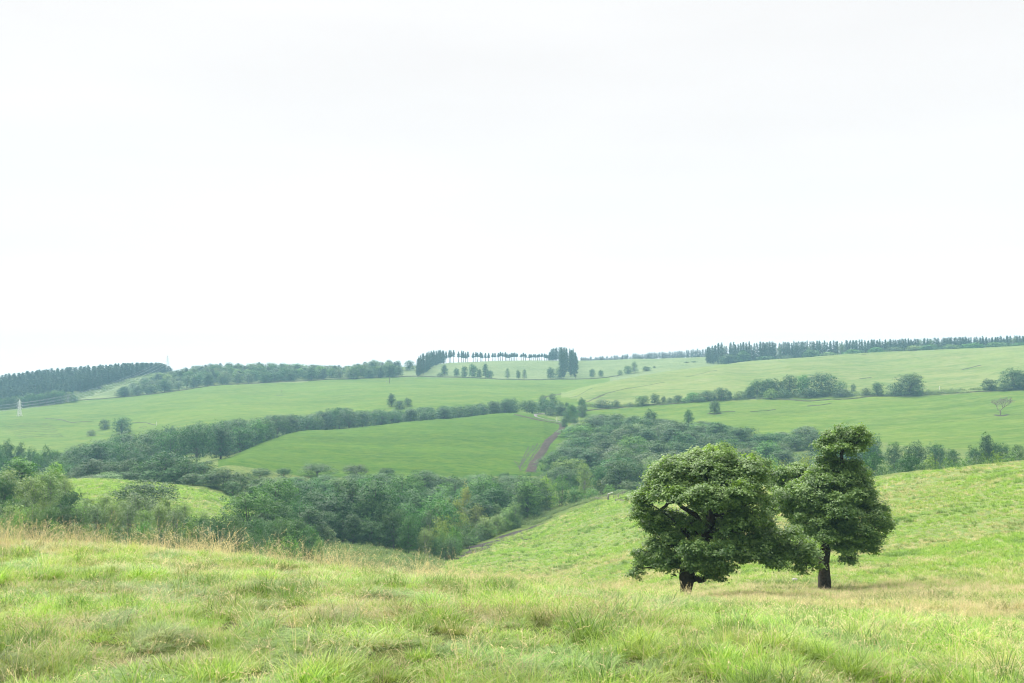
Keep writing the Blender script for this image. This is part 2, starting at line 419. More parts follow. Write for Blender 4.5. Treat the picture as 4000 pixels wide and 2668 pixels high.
lab_of = lambda az, r: lab[np.clip(np.searchsorted(azs, az) - 1, 0, len(azs) - 2), np.clip(((np.log(r) - lr[0]) / (lr[1] - lr[0])).astype(int), 0, NR - 2)]

# ------------------------------------------------------------------ grass
def blades(base, h, lean, az, width, rg, S=4, droop=0.35, tw=0.6):
    """ribbons: base (n,2), height, sideways lean as a share of the height, direction of lean"""
    n = len(h); t = np.linspace(0, 1, S + 1)
    d = np.stack([np.cos(az), np.sin(az)], 1)
    side = az + math.pi / 2 + rg.uniform(-tw, tw, n)
    sd = np.stack([np.cos(side), np.sin(side), np.zeros(n)], 1)
    hor = (h * lean)[:, None] * t[None, :] ** 1.8
    up = h[:, None] * (t[None, :] - droop * np.minimum(lean, 1.6)[:, None] * t[None, :] ** 2.4)
    P = np.zeros((n, S + 1, 3))
    P[:, :, 0] = base[:, 0:1] + d[:, 0:1] * hor; P[:, :, 1] = base[:, 1:2] + d[:, 1:2] * hor; P[:, :, 2] = up - 0.02
    w = width[:, None] * (1 - 0.88 * t[None, :] ** 1.6) * 0.5
    A = P - sd[:, None, :] * w[:, :, None]; B = P + sd[:, None, :] * w[:, :, None]
    V = np.stack([A, B], 2).reshape(n, -1, 3)
    f = []
    for s in range(S): f.append((2 * s, 2 * s + 1, 2 * s + 3, 2 * s + 2))
    f = np.array(f)
    Fq = (f[None] + (np.arange(n) * 2 * (S + 1))[:, None, None]).reshape(-1, 4)
    return V.reshape(-1, 3), Fq, P

def clump(name, mat, n, rad, hr, lr_, wr, rg, S=4, direction=None, spread=3.14, droop=0.35, heads=False, mat2=None):
    a = rg.uniform(0, 2 * math.pi, n); rr = rad * np.sqrt(rg.uniform(0, 1, n))
    base = np.stack([np.cos(a) * rr, np.sin(a) * rr], 1)
    h = rg.uniform(*hr, n); lean = rg.uniform(*lr_, n); w = rg.uniform(*wr, n)
    az = (a + rg.normal(0, 0.7, n)) if direction is None else direction + rg.normal(0, spread, n)
    V, Fq, P = blades(base, h, lean, az, w, rg, S, droop)
    rnd = np.repeat(rg.uniform(0, 1, n), 2 * (S + 1))
    if heads:                                        # loose drooping seed heads
        vs, fs, rn = [V], [Fq], [rnd]; o = len(V)
        for k in range(n):
            tip = P[k, -1]; dv = P[k, -1] - P[k, -2]; dv /= np.linalg.norm(dv)
            for q in range(9):
                s = tip - dv * (0.015 + 0.018 * q)
                e = s + np.array([math.cos(az[k]), math.sin(az[k]), 0]) * 0.018 + rg.normal(0, 0.016, 3) + np.array([0, 0, 0.004])
                sd = rg.normal(0, 1, 3); sd /= np.linalg.norm(sd) + 1e-9
                ww = 0.0034
                vs.append(np.array([s - sd * ww * .4, s + sd * ww * .4, (s + e) / 2 + sd * ww * 1.6, e]))
                fs.append(np.array([[0, 1, 2, 3]]) + o); o += 4; rn.append(np.full(4, rg.uniform(0.2, 1)))
        V = np.concatenate(vs); Fq = np.concatenate(fs); rnd = np.concatenate(rn)
    return bpy.data.objects.new(name, mk_mesh(name, V, Fq, [mat], {'rnd': rnd}))

def source(name, objs):
    c = bpy.data.collections.new(name)
    for o in objs: c.objects.link(o)
    return c

rg = np.random.default_rng(3)
near_src, K = [], {}
def addk(lst, kind, ob):
    K.setdefault(kind, []).append(len(lst)); lst.append(ob)
def nm(): return 'clump_%02d' % len(near_src)
for v in range(4): addk(near_src, 'lush', clump(nm(), M['grass'], 44, 0.11, (0.16, 0.34), (0.3, 1.1), (0.008, 0.015), rg))
for v in range(4): addk(near_src, 'fill', clump(nm(), M['grass'], 46, 0.18, (0.08, 0.20), (0.4, 1.3), (0.007, 0.012), rg, S=3))
for v in range(4): addk(near_src, 'lodged', clump(nm(), M['grass_blue'], 40, 0.13, (0.20, 0.38), (0.8, 1.6), (0.007, 0.012), rg, direction=0.0, spread=0.8, droop=0.5))
for v in range(3): addk(near_src, 'dark', clump(nm(), M['grass_blue'], 34, 0.10, (0.20, 0.40), (0.25, 1.2), (0.009, 0.017), rg))
for v in range(4): addk(near_src, 'stem', clump(nm(), M['straw'], 6, 0.20, (0.30, 0.66), (0.25, 1.3), (0.0032, 0.005), rg, S=6, heads=True, droop=0.34))
for v in range(4): addk(near_src, 'hay', clump(nm(), M['straw'], 34, 0.16, (0.10, 0.28), (0.4, 1.7), (0.004, 0.008), rg, S=3))
for v in range(2): addk(near_src, 'thin', clump(nm(), M['grass'], 16, 0.2, (0.20, 0.42), (0.5, 1.8), (0.005, 0.008), rg, S=5, droop=0.42))
for v in range(3): addk(near_src, 'tall', clump(nm(), M['straw'], 12, 0.16, (0.40, 0.85), (0.15, 0.9), (0.004, 0.0065), rg, S=6, heads=True, droop=0.3))
SRC_NEAR = source('grass_sources', near_src)
far_src, KF = [], {}
def nf(): return 'tuft_%02d' % len(far_src)
def addf(kind, ob): KF.setdefault(kind, []).append(len(far_src)); far_src.append(ob)
for v in range(2): addf('fill', clump(nf(), M['grass'], 40, 0.36, (0.12, 0.26), (0.3, 1.4), (0.018, 0.032), rg, S=2))
for v in range(2): addf('lush', clump(nf(), M['grass'], 34, 0.24, (0.22, 0.45), (0.3, 1.2), (0.018, 0.03), rg, S=2))
for v in range(2): addf('hay', clump(nf(), M['straw'], 34, 0.28, (0.2, 0.5), (0.3, 1.5), (0.010, 0.020), rg, S=2))
for v in range(1): addf('dark', clump(nf(), M['grass_blue'], 34, 0.22, (0.25, 0.5), (0.2, 1.1), (0.02, 0.035), rg, S=2))
SRC_FAR = source('turf_sources', far_src)

def scatter(name, pts, idx, rot, scl, dry, tint, coll, label):
    n = len(pts)
    me = bpy.data.meshes.new(name); me.vertices.add(n); me.vertices.foreach_set('co', np.asarray(pts, np.float32).ravel())
    def att(k, t, a, key='value'):
        x = me.attributes.new(k, t, 'POINT'); x.data.foreach_set(key, np.asarray(a).ravel())
    att('idx', 'INT', np.asarray(idx, np.int32)); att('rot', 'FLOAT_VECTOR', np.asarray(rot, np.float32), 'vector')
    att('scl', 'FLOAT', np.asarray(scl, np.float32)); att('dry', 'FLOAT', np.asarray(dry, np.float32)); att('tint', 'FLOAT', np.asarray(tint, np.float32))
    o = link(name, me, kind='stuff'); o['label'] = label
    ng = bpy.data.node_groups.new(name, 'GeometryNodeTree')
    ng.interface.new_socket('Geometry', in_out='INPUT', socket_type='NodeSocketGeometry')
    ng.interface.new_socket('Geometry', in_out='OUTPUT', socket_type='NodeSocketGeometry')
    L = ng.links.new
    gi = ng.nodes.new('NodeGroupInput'); go = ng.nodes.new('NodeGroupOutput')
    ip = ng.nodes.new('GeometryNodeInstanceOnPoints'); ci = ng.nodes.new('GeometryNodeCollectionInfo')
    ci.inputs['Collection'].default_value = coll; ci.inputs['Separate Children'].default_value = True; ci.inputs['Reset Children'].default_value = True
    ip.inputs['Pick Instance'].default_value = True
    def na(k, t):
        x = ng.nodes.new('GeometryNodeInputNamedAttribute'); x.data_type = t; x.inputs['Name'].default_value = k
        return x.outputs['Attribute']
    e = ng.nodes.new('FunctionNodeEulerToRotation'); L(na('rot', 'FLOAT_VECTOR'), e.inputs[0])
    L(gi.outputs[0], ip.inputs['Points']); L(ci.outputs[0], ip.inputs['Instance']); L(na('idx', 'INT'), ip.inputs['Instance Index'])
    L(e.outputs[0], ip.inputs['Rotation']); L(na('scl', 'FLOAT'), ip.inputs['Scale']); L(ip.outputs[0], go.inputs[0])
    md = o.modifiers.new('scatter', 'NODES'); md.node_group = ng
    return o

def sector(n, r0, r1, a0, a1, rg):
    r = np.sqrt(rg.uniform(r0 * r0, r1 * r1, n)); a = rg.uniform(a0, a1, n)
    return r, a

def pick(kinds, table, rg):
    out = np.zeros(len(kinds), int)
    for i, k in enumerate(kinds): out[i] = table[k][rg.integers(len(table[k]))]
    return out

def grass_layer():
    rg = np.random.default_rng(21)
    A = math.radians(32)
    parts = []
    for r0, r1, dens in ((4.0, 7.5, 200), (7.5, 12, 160), (12, 20, 96), (20, 34, 48), (34, 58, 20)):
        B = A if r0 >= 20 else math.radians(50); n = int(B * (r1 * r1 - r0 * r0) * dens); parts.append(sector(n, r0, r1, -B, B, rg))
    r = np.concatenate([p[0] for p in parts]); a = np.concatenate([p[1] for p in parts])
    x = np.sin(a) * r; y = np.cos(a) * r; z = ground_xy(x, y)
    xc = CX + F * np.tan(a)
    crest = np.interp(xc, xcol[(azs > -0.6) & (azs < 0.6)], LR[2][(azs > -0.6) & (azs < 0.6)])
    rel = r / crest
    hollow = fbm(x / 0.45, y / 0.45, 87, 2)
    tus = fbm(x / 0.42, y / 0.42, 107, 2); tus2 = fbm(x / 0.55, y / 0.55, 117, 2)
    keep = (rel < np.where(xc < 1450, 1.25, 9)) & (tus > 0.34)
    p1 = fbm(x / 0.75, y / 0.75, 31, 2); p2 = fbm(x / 2.6, y / 2.6, 41, 3); p3 = fbm(x / 0.5, y / 0.5, 51, 2); p4 = fbm(x / 5.5, y / 2.5, 61, 3)
    dryband = np.clip((rel - 0.72) / 0.25, 0, 1) * (xc < 1900) + np.clip((r - 26) / 12, 0, 1) * (xc >= 1500) + np.clip((xc - 1500) / 900, 0, 1) * np.clip((r - 9) / 6, 0, 1) * np.clip((22 - r) / 8, 0, 1) * 0.3
    corner = np.clip((9.5 - r) / 4.5, 0, 1) * (0.35 + 0.5 * (p4 > 0.5))
    dr = 0.20 + 1.5 * (p4 - 0.5) + 0.7 * (fbm(x / 0.9, y / 0.9, 66, 2) - 0.5) + 0.42 * np.clip(dryband, 0, 1) + 0.22 * corner
    u = rg.uniform(0, 1, len(r)); kinds = []
    for i in range(len(r)):
        d = dr[i]; q = u[i]
        if q < 0.13 * np.clip(d * 1.6, 0.4, 1.3): kinds.append('tall' if dryband[i] > 0.2 and r[i] > 17 and q < 0.05 * (0.15 + 1.5 * (p4[i] > 0.52)) else 'stem')
        elif q < 0.13 + 0.40 * np.clip(d, 0.08, 1): kinds.append('hay')
        elif p1[i] > 0.60 and q < 0.80: kinds.append('lodged')
        elif p3[i] > 0.66 and q < 0.85: kinds.append('dark')
        elif p2[i] > 0.50 and q < 0.85: kinds.append('lush')
        elif q > 0.94: kinds.append('thin')
        else: kinds.append('fill')
    kinds = np.array(kinds)
    idx = pick(kinds, K, rg)
    swirl = fbm(x / 1.6, y / 1.6, 71, 2) * 14
    rz = np.where(kinds == 'lodged', swirl + rg.normal(0, 0.8, len(r)), rg.uniform(0, 6.28, len(r)))
    rot = np.stack([rg.normal(0, 0.10, len(r)), rg.normal(0, 0.10, len(r)), rz], 1)
    scl = rg.uniform(0.7, 1.3, len(r)) * (0.82 + 0.18 * np.clip((r - 6) / 7, 0, 1)) * np.where(kinds == 'fill', 1.1, 1.0) * (0.85 + 0.35 * p2) * np.where(kinds == 'tall', 0.85, np.where(kinds == 'stem', 0.72, 0.53))
    dry = np.clip((dr - 0.28) * 1.0 + rg.normal(0, 0.14, len(r)), 0, 0.9)
    tint = np.clip(0.5 + 1.6 * (p2 - 0.5) + 0.9 * (p1 - 0.5) + rg.normal(0, 0.15, len(r)) + 1.5 * (tus2 - 0.5), 0, 1)
    scl *= np.where(np.isin(kinds, ['tall', 'stem']), 1.0, 0.30 + 1.45 * tus); dry = np.clip(dry + 0.9 * (fbm(x / 0.5, y / 0.5, 127, 2) - 0.5), 0, 0.9)
    k = keep
    scatter('grass', np.stack([x, y, z], 1)[k], idx[k], rot[k], scl[k], dry[k], tint[k], SRC_NEAR, 'long green and straw grass on the slope underfoot')
    # coarser turf on the slope round the maples and up the hillside behind them
    parts = []
    for r0, r1, dens in ((44, 80, 6.5), (80, 130, 4.0), (130, 200, 2.2), (200, 345, 1.1)):
        n = int((math.radians(33) + 0.1) * 0.5 * (r1 * r1 - r0 * r0) * dens); parts.append(sector(n, r0, r1, -0.1, math.radians(33), rg))
    r = np.concatenate([p[0] for p in parts]); a = np.concatenate([p[1] for p in parts])
    # and the knoll beyond the near trees
    n = 9000; rk = rg.uniform(215, 342, n); ak = rg.uniform(az_of(120), az_of(640), n)
    ok = lab_of(ak, rk) == 1
    r = np.concatenate([r, rk[ok]]); a = np.concatenate([a, ak[ok]])
    l = lab_of(a, r); xc = CX + F * np.tan(a)
    k = ((l == 1) | (l == 0)) & ~((r < 56) & (xc < 1450))
    r = r[k]; a = a[k]; xc = xc[k]
    x = np.sin(a) * r; y = np.cos(a) * r; z = ground_xy(x, y)
    p1 = fbm(x / 9, y / 9, 81, 3); p2 = fbm(x / 28, y / 12, 91, 4); p3 = fbm(x / 3, y / 3, 95, 2)
    d = 0.24 + 1.3 * (p2 - 0.5) + 0.8 * (fbm(x / 60, y / 22, 97, 3) - 0.5) + 0.35 * np.clip((95 - r) / 25, 0, 1) * (xc > 1500)
    d = d - 0.3 * (xc < 700)
    u = rg.uniform(0, 1, len(r))
    kinds = np.where(u < 0.62 * np.clip(d, 0.06, 0.85), 'hay', np.where((p3 > 0.66) & (u < 0.75), 'dark', np.where(p1 > 0.53, 'lush', 'fill')))
    idx = pick(kinds, KF, rg)
    rot = np.stack([rg.normal(0, 0.12, len(r)), rg.normal(0, 0.12, len(r)), rg.uniform(0, 6.28, len(r))], 1)
    scl = rg.uniform(0.7, 1.3, len(r)) * (1 + np.clip((r - 120) / 250, 0, 0.7))
    dry = np.clip((d - 0.15) * 0.8 + rg.normal(0, 0.12, len(r)), 0, 0.85); tint = np.clip(0.5 + 0.6 * (p1 - 0.5) + rg.normal(0, 0.10, len(r)), 0, 1)
    scatter('turf_grass', np.stack([x, y, z], 1), idx, rot, scl, dry, tint, SRC_FAR, 'tufted grass on the hillside round the maples')
grass_layer()

# ------------------------------------------------------------------ foliage
def unit(v): return v / (np.linalg.norm(v, axis=-1, keepdims=True) + 1e-9)

def leaf_quads(P, Nrm, size, rg, aspect=0.75, fold=0.25, flutter=0.0):
    """folded lozenge leaves at P facing Nrm"""
    n = len(P); Nrm = unit(Nrm)
    rnd = unit(rg.normal(0, 1, (n, 3)))
    A = unit(np.cross(Nrm, rnd)); B = np.cross(Nrm, A)
    s = (size * rg.uniform(0.65, 1.3, n))[:, None]
    w = s * aspect * 0.5
    V = np.stack([P - A * s * 0.5, P - B * w + Nrm * s * fold * 0.5 - A * s * 0.06, P + A * s * 0.5, P + B * w + Nrm * s * fold * 0.5 - A * s * 0.06], 1).reshape(-1, 3)
    i = np.arange(n)[:, None] * 4
    T = np.concatenate([i + np.array([[0, 1, 2]]), i + np.array([[0, 2, 3]])])
    return V, T, np.repeat(rg.uniform(0, 1, n), 4)

def maple_leaves(P, Nrm, size, rg):
    """five-pointed leaves, cupped along the midrib"""
    n = len(P); Nrm = unit(Nrm); rnd = unit(rg.normal(0, 1, (n, 3)))
    A = unit(np.cross(Nrm, rnd)); B = np.cross(Nrm, A)
    pts = [(-0.5, 0, 0), (-0.28, -0.34, .05), (0.02, -0.62, .10), (0.10, -0.26, .04), (0.62, 0, -.06), (0.10, 0.26, .04), (0.02, 0.62, .10), (-0.28, 0.34, .05)]
    s = (size * rg.uniform(0.6, 1.25, n))[:, None]
    V = np.stack([P + (A * a + B * b + Nrm * c) * s for a, b, c in pts], 1).reshape(-1, 3)
    i = np.arange(n)[:, None] * 8
    q = np.concatenate([i + np.array([[0, 1, 2, 3]]), i + np.array([[0, 3, 4, 5]]), i + np.array([[0, 5, 6, 7]])])
    return V, q, np.repeat(rg.uniform(0, 1, n), 8)

def lobe_points(lobes, twigs, per, spread, rg, shell=0.72, low=-0.45, up=0.75, vary=0.25):
    """leaf points in clumps on the surface of ellipsoid lobes: (x,y,z,rx,ry,rz)"""
    lobes = np.asarray(lobes, float)
    ar = (lobes[:, 3] * lobes[:, 4] + lobes[:, 3] * lobes[:, 5] + lobes[:, 4] * lobes[:, 5])
    cnt = np.maximum(3, np.round(twigs * ar / ar.sum())).astype(int)
    P, Nn, Cv = [], [], []
    for L, c in zip(lobes, cnt):
        d = unit(rg.normal(0, 1, (c * 3, 3))); d = d[(d[:, 2] > low) | (rg.uniform(0, 1, len(d)) < 0.25)][:c]
        rad = shell + (1.06 - shell) * np.sqrt(rg.uniform(0, 1, len(d)))
        rad *= 1 + vary * (fbm(d[:, 0] * 2.3 + L[0] * 3.1 + 9, d[:, 1] * 2.3 + d[:, 2] * 2.9 + L[2] * 1.7 + 9, 5, 2) - 0.5) * 2
        T = L[:3] + d * L[3:6] * rad[:, None]
        k = np.repeat(np.arange(len(d)), per)
        off = rg.normal(0, 1, (len(k), 3)) * np.array([spread, spread, spread * 0.5])
        off[:, 2] -= 0.35 * np.hypot(off[:, 0], off[:, 1])
        P.append(T[k] + off); lobev = rg.normal(0, 0.12)
        Cv.append(np.clip(0.5 + lobev + rg.normal(0, 0.16, len(d))[k] + rg.normal(0, 0.17, len(k)), 0, 1))
        Nn.append(d[k] * 0.75 + np.array([0, 0, up]) + rg.normal(0, 0.38, (len(k), 3)))
    return np.concatenate(P), np.concatenate(Nn), np.concatenate(Cv)

def bez(a, b, bulge, n=6):
    a = np.asarray(a, float); b = np.asarray(b, float); m = (a + b) / 2 + np.asarray(bulge)
    t = np.linspace(0, 1, n)[:, None]
    return (1 - t) ** 2 * a + 2 * t * (1 - t) * m + t * t * b

def broadleaf(seed, h, w, n_lobes, leaf=0.36, twigs=330, per=14, base=0.14, mat='leaf', bark='bark_far', flat=0.0, peak=0.0, spread=0.5, stems=1):
    rg = np.random.default_rng(seed)
    lobes = []
    for k in range(n_lobes):
        f = (k + 0.5) / n_lobes; th = k * 2.39996 + rg.uniform(-0.4, 0.4)
        zc = base + (1 - base) * (0.16 + 0.70 * f ** (0.85 - 0.3 * flat))
        prof = math.sin(math.pi * min(1, (0.18 + 0.82 * (zc - base) / (1 - base)))) ** (0.55 if peak == 0 else 0.8)
        prof = prof * (1 - peak * f) 
        rr = w * 0.33 * prof * rg.uniform(0.75, 1.1)
        s = w * rg.uniform(0.15, 0.23) * (1 - 0.3 * peak * f)
        lobes.append((math.cos(th) * rr, math.sin(th) * rr, h * zc - s * 0.3, s, s, s * rg.uniform(0.6, 0.85)))
    if base < 0.1:                                   # boughs sweeping low round the foot
        for k in range(7):
            th = k * 0.9 + rg.uniform(-.3, .3); s = w * rg.uniform(0.12, 0.18)
            lobes.append((math.cos(th) * w * 0.27, math.sin(th) * w * 0.27, h * rg.uniform(0.10, 0.2), s, s, s * 0.7))
    lobes.append((0, 0, h * (base + (1 - base) * 0.45), w * 0.24, w * 0.24, h * 0.26))
    lobes.append((rg.normal(0, w * .05), rg.normal(0, w * .05), h * 0.87, w * 0.17, w * 0.17, h * 0.11))
    P, Nn, Cv = lobe_points(lobes, twigs, per, spread, rg)
    P[:, 2] = np.maximum(P[:, 2], 0.25)
    V, T, r = leaf_quads(P, Nn, leaf, rg); r = np.repeat(Cv, 4)
    crown = mk_mesh('crown', V, T, [M[mat]], {'rnd': r})
    A = Acc(); R0 = 0.022 * h
    for s in range(stems):
        o = np.array([rg.normal(0, 0.3), rg.normal(0, 0.3), 0]) * (stems > 1)
        A.tube(bez(o + [0, 0, -0.6], o * 3 + [rg.normal(0, .03 * h), rg.normal(0, .03 * h), h * 0.8], [rg.normal(0, .02 * h), rg.normal(0, .02 * h), 0], 8), np.linspace(R0, R0 * 0.2, 8) / stems ** .5, 7)
    for L in lobes[::2]:
        A.tube(bez((0, 0, h * (base + 0.15 * rg.uniform(0.3, 1.2))), L[:3], (0, 0, h * 0.05), 6), np.linspace(R0 * 0.45, R0 * 0.08, 6), 5)
    trunk = A.mesh('trunk', M[bark], True)
    return crown, trunk

def conifer(seed, h, w, base, n_lv, leaf=0.42, mat='needle', bark='larch_bark', dens=1.0, droop=0.15, cone=0.9, bare=True, tr=0.013):
    rg = np.random.default_rng(seed); P, Nn = [], []; A = Acc()
    tip = np.array([rg.normal(0, .012 * h), rg.normal(0, .012 * h), h])
    A.tube(bez((0, 0, -0.6), tip, (0, 0, 0), 8), np.linspace(tr * h, 0.003 * h, 8), 6)
    for k in range(n_lv):
        f = k / (n_lv - 1); z = h * (base + (0.985 - base) * f)
        R = w * 0.5 * max(0.07, (1 - f ** 1.15) ** cone) * rg.uniform(0.7, 1.15)
        if f < 0.2: R *= 0.6 + 2 * f
        nb = 5 if f < 0.7 else 4
        for b in range(nb):
            th = rg.uniform(0, 6.28); Rb = R * rg.uniform(0.55, 1.12)
            e = np.array([math.cos(th) * Rb, math.sin(th) * Rb, z - Rb * droop + rg.normal(0, .1)])
            if bare and Rb > 0.5: A.tube(bez((0, 0, z), e, (0, 0, 0.1 * Rb), 3), [0.05, 0.03, 0.012], 3)
            m = max(2, int(dens * (3 + Rb * 4.2)))
            t = np.sqrt(rg.uniform(0.02, 1, m))[:, None]
            q = np.array([0, 0, z]) * (1 - t) + e * t + rg.normal(0, 1, (m, 3)) * np.array([0.22, 0.22, 0.14]) * (0.5 + 0.12 * w)
            P.append(q); Nn.append(np.array([math.cos(th) * .5, math.sin(th) * .5, 0.7]) + rg.normal(0, .5, (m, 3)))
    P = np.concatenate(P); Nn = np.concatenate(Nn)
    V, T, r = leaf_quads(P, Nn, leaf, rg, aspect=0.5)
    return mk_mesh('crown', V, T, [M[mat]], {'rnd': r}), A.mesh('trunk', M[bark], True)

def bare_tree(seed, h, mat='deadwood', depth=4, lean=0.3):
    rg = np.random.default_rng(seed); A = Acc()
    def grow(p, d, l, r, k):
        e = p + d * l
        A.tube(bez(p, e, rg.normal(0, 0.07 * l, 3), 4), np.linspace(r, r * 0.7, 4), 5)
        if k == 0: return
        for q in range(3):
            th = rg.uniform(0, 6.28); sp = rg.uniform(0.6, 1.25)
            dd = unit(d * 0.75 + sp * np.array([math.cos(th), math.sin(th), 0.25]) + np.array([0, 0, 0.18]))
            grow(e if q else p + d * l * rg.uniform(0.55, 0.9), dd, l * rg.uniform(0.66, 0.9), max(0.02, r * 0.6), k - 1)
    grow(np.array([0, 0, -0.3]), unit(np.array([rg.normal(0, .08), rg.normal(0, .08), 1.0])), h * 0.25, h * 0.024, depth)
    return A.mesh('trunk', M[mat], True)

PROTO = {}
def family(key, make, n, nominal):
    PROTO[key] = ([make(s) for s in range(n)], nominal)
family('oak', lambda s: broadleaf(100 + s, 13, 12.5, 24 + s % 3 * 3, twigs=480, per=15, leaf=0.40, flat=0.3, base=0.04), 6, 13)
family('tall', lambda s: broadleaf(200 + s, 16, 10, 26, twigs=480, per=15, leaf=0.40, base=0.04, peak=0.25), 5, 16)
family('broad', lambda s: broadleaf(250 + s, 11, 15, 26, twigs=400, per=15, leaf=0.40, base=0.12, flat=0.9), 4, 11)
family('birch', lambda s: broadleaf(300 + s, 12, 7.6, 28, twigs=420, per=12, leaf=0.28, base=0.03, mat='birch_leaf', bark='birch_bark', peak=0.35, spread=0.42, stems=1 + s % 2), 5, 12)
family('shrub', lambda s: broadleaf(400 + s, 4.5, 5.5, 18, twigs=220, per=13, leaf=0.22, base=0.0, mat='shrub_leaf', spread=0.3, stems=3), 5, 4.5)
family('larch', lambda s: conifer(500 + s, 20, 6.5, 0.08, 30, leaf=0.66, droop=0.05, dens=1.6, cone=0.55), 4, 20)
family('bare_larch', lambda s: conifer(550 + s, 20, 5.4, 0.42 + 0.05 * (s % 3), 20, leaf=0.75, droop=-0.05, dens=2.6, tr=0.024), 6, 20)
family('spruce', lambda s: conifer(600 + s, 18, 7.0, 0.05, 34, leaf=0.7, droop=0.25, dens=1.6, cone=0.68), 4, 18)
NOMW = {'oak': 12.5, 'tall': 10, 'broad': 15, 'birch': 7.6, 'shrub': 5.5, 'larch': 6.5, 'bare_larch': 5.4, 'spruce': 7.0}
# ------------------------------------------------------------------ planting
TINT = {'dark': (0.72, 0.80, 0.86), 'mid': (1.0, 1.0, 1.0), 'blue': (0.85, 0.92, 0.95), 'pale': (1.85, 1.75, 1.5), 'bright': (1.45, 1.5, 0.9),
        'yellow': (3.4, 2.5, 0.7), 'rust': (2.5, 1.75, 1.05), 'purple': (1.15, 0.85, 1.0)}
LOOK = {'dark': 'dark', 'mid': 'mid-green', 'blue': 'blue-green', 'pale': 'pale green', 'bright': 'fresh green', 'yellow': 'yellow-green', 'rust': 'rusty brown', 'purple': 'purplish brown'}
SHAPE = {'oak': 'round oak', 'tall': 'full-crowned tree', 'broad': 'flat-topped oak', 'birch': 'slender birch', 'shrub': 'shrub', 'larch': 'larch', 'bare_larch': 'bare-stemmed larch', 'spruce': 'spruce'}
NAME = {'oak': 'oak_tree', 'tall': 'broadleaf_tree', 'broad': 'oak_tree', 'birch': 'birch_tree', 'shrub': 'shrub', 'larch': 'larch_tree', 'bare_larch': 'larch_tree', 'spruce': 'spruce_tree'}
CAT = {'shrub': 'shrub'}
ORD = ('first second third fourth fifth sixth seventh eighth ninth tenth eleventh twelfth thirteenth fourteenth fifteenth sixteenth seventeenth eighteenth nineteenth twentieth').split()
PLANTED = []; SPECS = []
prg = np.random.default_rng(77)
_turn = {}

def plant(kind, xv, r, h, tint='mid', zone='', wide=None, label=None, sink=0.0):
    p = at(xv, r); p[2] -= sink
    s = h / PROTO[kind][1]; w = s * prg.uniform(0.9, 1.12) if wide is None else wide
    SPECS.append((kind, xv, r, h, tint, zone, w, s, label, p, prg.uniform(0, 6.28), prg.uniform(0.85, 1.15)))

def grow(spec):
    kind, xv, r, h, tint, zone, w, s, label, p, rz, br = spec
    variants, nom = PROTO[kind]
    k = _turn.get(kind, 0); _turn[kind] = k + 1
    crown, trunk = variants[k % len(variants)]
    root = empty(NAME[kind], p, rz, (w, w, s))
    t = np.array(TINT[tint]) * br
    c = link('crown', crown, root); c.color = (*t, 1)
    link('trunk', trunk, root)
    root['category'] = CAT.get(kind, 'tree')
    PLANTED.append((root, zone, kind, tint, xv, label))

def in_view(specs, thresh=0.07):
    """leave out the trees the photograph shows nothing of: those behind nearer trees or below the crest"""
    buf = np.zeros((1600, 2500), bool); keep = []
    cx = np.arange(-75, 2425); line = np.interp(cx, [0, 200, 400, 600, 760, 900, 1060, 1200, 1400, 1500, 1501, 1800, 1900, 2000, 2200, 2351], [1236, 1240, 1258, 1278, 1296, 1310, 1326, 1260, 1150, 1130, 1130, 1118, 1112, 1100, 1076, 1058])
    yy, xx = np.mgrid[0:1600, 0:2500]
    hid = yy > line[None, :]
    fr = yy > np.interp(cx, [0, 200, 400, 600, 760, 900, 1060, 1200, 1400, 2351], [1236, 1240, 1258, 1278, 1296, 1310, 1326, 1340, 1355, 1420])[None, :]
    buf |= fr
    for sp in sorted(specs, key=lambda t: t[2]):
        kind, xv, r, h = sp[:4]; nomw = NOMW[kind]
        wv = sp[6] * nomw * F / r; xb, yb = row_of(sp[9]); xt, yt = row_of(sp[9] + np.array([0, 0, h]))
        x0, x1 = int(max(0, xb - wv / 2 + 75)), int(min(2500, xb + wv / 2 + 75)); y0, y1 = int(max(0, yt)), int(min(1600, yb + 1))
        if x1 <= x0 + 1 or y1 <= y0: continue
        sub = buf[y0:y1, x0:x1]; free = ~sub
        if r > 400: free = free & ~hid[y0:y1, x0:x1]
        if sp[8] is None and free.mean() < thresh: continue
        keep.append(sp)
        m = max(1, int((x1 - x0) * (0.3 if kind in ('larch', 'spruce') else 0.14))); cut = int((y1 - y0) * 0.12)
        if kind != 'bare_larch': buf[y0 + cut:y1, x0 + m:x1 - m] = True
    return keep

def h_for(xv, r, ytop):
    return CAMZ + r * ray(xv, ytop)[1] - at(xv, r)[2]

def plant_top(kind, xv, r, ytop, tint='mid', zone='', wv=None, label=None, sink=0.0):
    """a tree at distance r whose top reaches row ytop; wv: crown width in photo units"""
    h = max(1.2, h_for(xv, r, ytop) + sink)
    wide = None
    if wv:
        nomw = NOMW[kind]
        wide = wv * r / F / nomw
    return plant(kind, xv, r, h, tint, zone, wide, label, sink)

